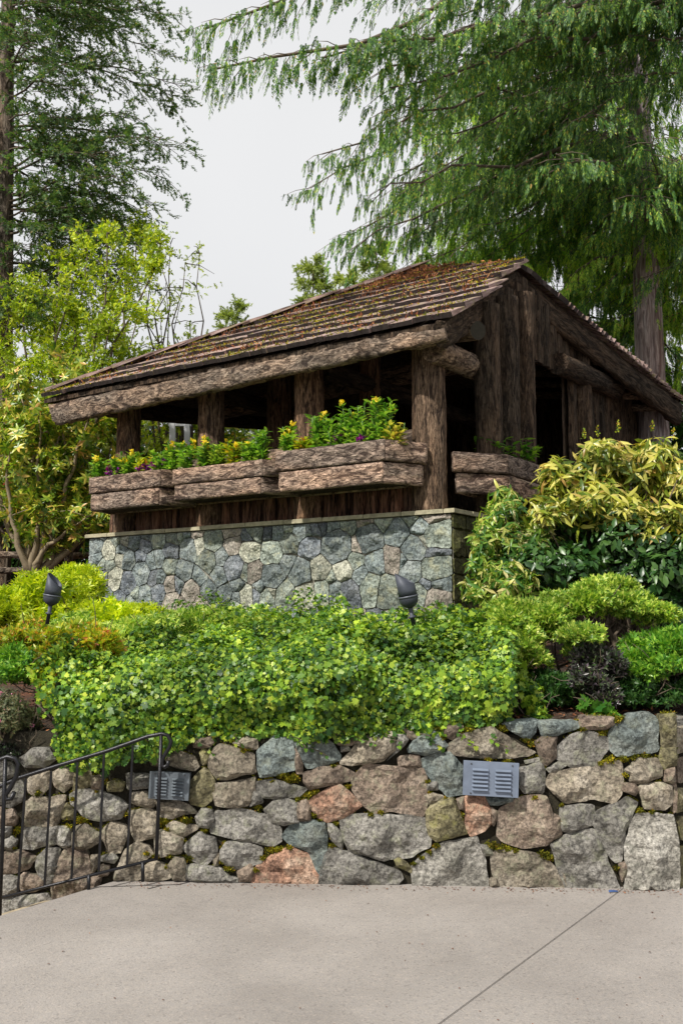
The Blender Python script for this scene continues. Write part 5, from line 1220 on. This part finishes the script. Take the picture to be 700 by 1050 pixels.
NT.append(conifer('cedar_tree', (tb.x, tb.y, 1.2), tt_, .25, limbs, T_c, .23, 'cedar', L_ced, 'cedar', 'large cedar with pinkish grey trunk and hanging sprays at the right', 24, 16, .95)[1])
# long overhanging branch from a nearer cedar whose trunk stands off to the right
limbs = [(atY(632, 205, 11.9), 7.4, 0.), (atY(690, 225, 11.8), 7.2, 0.), (atY(660, 285, 12), 6.4, 0.), (atY(615, 240, 12), 7.0, 0.), (atY(214, 72, 9.6), atY(420, 5, 9.6).z+2.2, -.03), (atY(209, 30, 9.9), 12.5, -.02), (atY(330, 60, 9.7), 9.2, 0.), (atY(372, 60, 9.9), 9.3, 0.), (atY(400, 90, 10), 9.2, 0.), (atY(500, 40, 10.5), 9., 0.), (atY(600, 90, 10.7), 8.1, 0), (atY(700, 130, 10.8), 7.9, 0), (atY(560, 60, 10.4), 8.6, 0), (atY(550, 10, 10.6), 8.9, 0)]
NT.append(conifer('cedar_tree', (5.6, 10.6, 1.2), (5.3, 10.6, 11.5), .24, limbs, T_c, .22, 'cedar', L_ced, 'cedar', 'nearer cedar sending one long drooping branch across the sky at top', 30, 16, .62)[1])
# brighter cedar farther behind the shelter roof
limbs = []
for (x, y) in [(450, 200), (470, 240), (500, 200), (520, 150), (540, 220), (560, 180), (580, 240), (610, 300), (600, 200), (630, 250), (650, 330), (480, 280), (520, 265), (560, 270), (660, 200), (690, 280), (640, 140), (580, 110), (620, 80), (670, 100), (430, 262), (540, 80), (690, 380), (650, 380), (620, 330), (500, 110), (600, 40), (570, 310), (640, 30), (700, 130), (710, 330), (665, 240), (700, 220), (690, 170), (660, 290), (720, 260), (680, 340), (740, 180), (700, 60), (640, 180), (590, 150), (480, 170), (430, 230), (415, 190), (450, 120), (500, 60)]:
    Y = 15+random.uniform(-1, 1); p = atY(x, y, Y); limbs.append((p, p.z+random.uniform(.3, 1), .03))
NT.append(conifer('cedar_tree', (atY(590, 500, 16).x, 16, 1.2), (atY(590, 0, 16).x, 16, 15), .3, limbs, T_c, .27, 'cedar', L_ced2, 'cedar', 'brighter yellow-green cedar standing behind the shelter roof', 34, 19, 1.35)[1])
limbs = []
for (x, y) in [(600, 260), (620, 300), (640, 240), (660, 290), (680, 240), (640, 335), (670, 345), (700, 300), (610, 210), (650, 190), (690, 180), (700, 370), (720, 330), (630, 270), (655, 310), (680, 395), (590, 290), (720, 240), (665, 255)]:
    Y = random.uniform(12.4, 13.4); p = atY(x, y-12, Y); limbs.append((p, p.z+random.uniform(.5, 1.1), .02))
NT.append(conifer('cedar_tree', (6.4, 13.6, 1.2), (6.2, 13.6, 12.), .2, limbs, T_c, .24, 'cedar', L_ced2, 'cedar', 'lit cedar at the right edge whose low branches hang beside the pinkish grey trunk', 24, 15, .9)[1])
# small far conifers above the roof ridge
def smallconifer(px, py, Y, wpx, label):
    top = atY(px, py, Y); base = Vector((top.x, Y, 1.4)); limbs = []; hh = top.z-1.4
    for i in range(26):
        f = i/26; z = top.z-.1-f*3.6; a = i*2.4; L = .12+f*wpx*Y/1000*1.6; limbs.append((Vector((top.x+math.cos(a)*L, Y+math.sin(a)*L, z)), z-.15*L, 0.))
    NT.append(conifer('small_conifer', base, top-Vector((0, 0, .25)), .05, limbs, T_f, .24, 'fir', L_far, 'fir', label, 10, 8, .5, 'young conifers beyond the roof')[1])
smallconifer(239, 310, 22, 16, 'tiny conifer top poking above the middle of the roof line')
smallconifer(321, 262, 22, 26, 'pale conifer top left of the pair above the roof'); smallconifer(386, 246, 23, 26, 'pale conifer top right of the pair above the roof, close to the cedar')
smallconifer(355, 276, 24, 24, 'lower conifer top between the two taller ones above the roof')
# deciduous trees on the left
def broad(name, base, tops, mat, T, size, per, label, r0=.05, fork=.5, bmat=None, spread=.35, cat='tree', dirb=(0, 0, .1), sub=7, droop=0):
    base = Vector(base); t = thing(name, base, label, cat); LV, SV = [], []; bmat = bmat or M_twig
    for tip in tops:
        tip = Vector(tip); pts = curve(base+Vector((random.uniform(-.1, .1), random.uniform(-.1, .1), 0)), tip, 0, 10, .014, Vector((random.uniform(-.2, .2), 0, 0)))
        tube('limb', pts, [r0*(1-.85*j/10) for j in range(11)], bmat, t, 6)
        for s in range(sub):
            i = random.randint(4, 10); p = pts[i]; d = Vector(rnd_unit(1)[0]); d.z = abs(d.z)*.6+.1 - droop; e = p+d*spread*random.uniform(.6, 1.7)
            SV.append(tube_vf([p, p.lerp(e, .5)+Vector((0, 0, .05)), e], [.010, .006, .003], 4)); tt = RNG.uniform(.1, 1.05, per)
            P = np.array(p)[None]*(1-tt[:, None])+np.array(e)[None]*tt[:, None]+RNG.normal(size=(per, 3))*spread*.22
            if droop: P[:, 2] -= RNG.random(per)*droop*.5
            LV.append(stamp(T, P, rnd_unit(per)+np.array(dirb), rnd_unit(per)*.7+np.array([0, -.4, .7]), RNG.uniform(.6, 1.2, per)*size))
    V, Fc = joinvf(SV); link('twigs', mesh('twigs', V-np.array(base), Fc, bmat), t, base, kind='stuff')
    V, Fc = joinvf(LV); link('crown', mesh('crown', V-np.array(base), Fc, mat), t, base, kind='stuff'); NT.append(len(Fc)); return t
Tw_sp = T_whorl(4, .2, .6, T_diam(.22, .05))
def tops(L, Y, j=.8): return [atY(x, y, Y+random.uniform(-j, j)) for x, y in L]
broad('spring_tree', atY(60, 600, 13.5), tops([(60, 265), (90, 260), (110, 240), (30, 290), (140, 240), (40, 330), (80, 310), (120, 290), (10, 340), (60, 360), (100, 345), (140, 330), (20, 390), (140, 370), (-20, 320), (75, 285), (125, 320), (165, 250), (0, 300)], 13.5), L_bir, Tw_sp, .066, 44, 'yellow-green spring-leaved tree left of the shelter', sub=15)
broad('drooping_tree', atY(165, 600, 14.5), tops([(160, 255), (175, 250), (150, 250), (190, 270), (170, 290), (185, 310), (150, 300), (205, 260), (165, 330), (195, 330)], 14.5, .5), L_bir, needles_T(6, .08, .4), .13, 10, 'slender tree with thin dark trunks and drooping twigs beside the roof', r0=.035, spread=.38, droop=.5, sub=9)
broad('rhododendron', atY(35, 590, 12.2), tops([(20, 400), (50, 395), (80, 420), (100, 440), (60, 450), (30, 460), (95, 480), (110, 500), (70, 490), (40, 430), (15, 440), (90, 530), (60, 410), (100, 400), (20, 500), (75, 380), (-10, 420), (115, 455), (60, 520)], 12.2, .5), L_rho, Tw_big, .105, 9, 'large rhododendron with pale multiple stems behind the left planters', r0=.05, bmat=M_twig_pale, spread=.32, sub=12)
broad('rhododendron', atY(235, 590, 16), tops([(150, 440), (170, 420), (190, 450), (210, 440), (230, 455), (250, 450), (270, 460), (160, 470), (200, 400), (240, 430), (180, 390), (280, 450), (140, 400), (220, 470)], 16, .7), L_rho, Tw_big, .12, 9, 'rhododendron seen through the open bays of the shelter', r0=.05, bmat=M_twig_pale, spread=.45, sub=12)
shrub('camellia', [(10, 520, 15, 60, 55, .6), (60, 545, 15.2, 60, 40, .6), (-40, 540, 15, 60, 50, .6)], 3800, Tw_az, L_dark, .11, 'dark camellia with red flowers behind the rail fence', stem=1.3, flowers=(L_fred, 90, .035))
def hedge(name, x0, x1, Y, z0, z1, n_, mat, label, size=.22):
    def f(k):
        P = np.stack([RNG.uniform(x0, x1, k), Y+RNG.uniform(-.6, .9, k), RNG.uniform(z0, z1, k)], 1); P[:, 2] += .5*np.sin(P[:, 0]*.8)*(P[:, 2]-z0)/(z1-z0); return P, np.tile(np.array([[0, -1., .2]]), (k, 1))
    V, Fc = surf_leaves(f, n_, Tw_az, mat, size, (0, -.5, .5), .9)
    o = link(name, mesh(name, V, Fc, mat), kind='stuff'); tag(o, label, 'woodland', kind='stuff'); return o
hedge('far_woodland', -16, -1.5, 20, 1.2, 5.6, 9000, L_dark, 'dark woodland undergrowth far behind the left shrubs', .30)
hedge('far_woodland', 1.5, 20, 19, 1.2, 6.5, 9000, L_dark, 'dark woodland undergrowth far behind the cedar trunk', .30)
print('tree tris', NT, 'shingles', nsh)
for o in bpy.data.objects:
    if 'wl' in o: del o['wl']
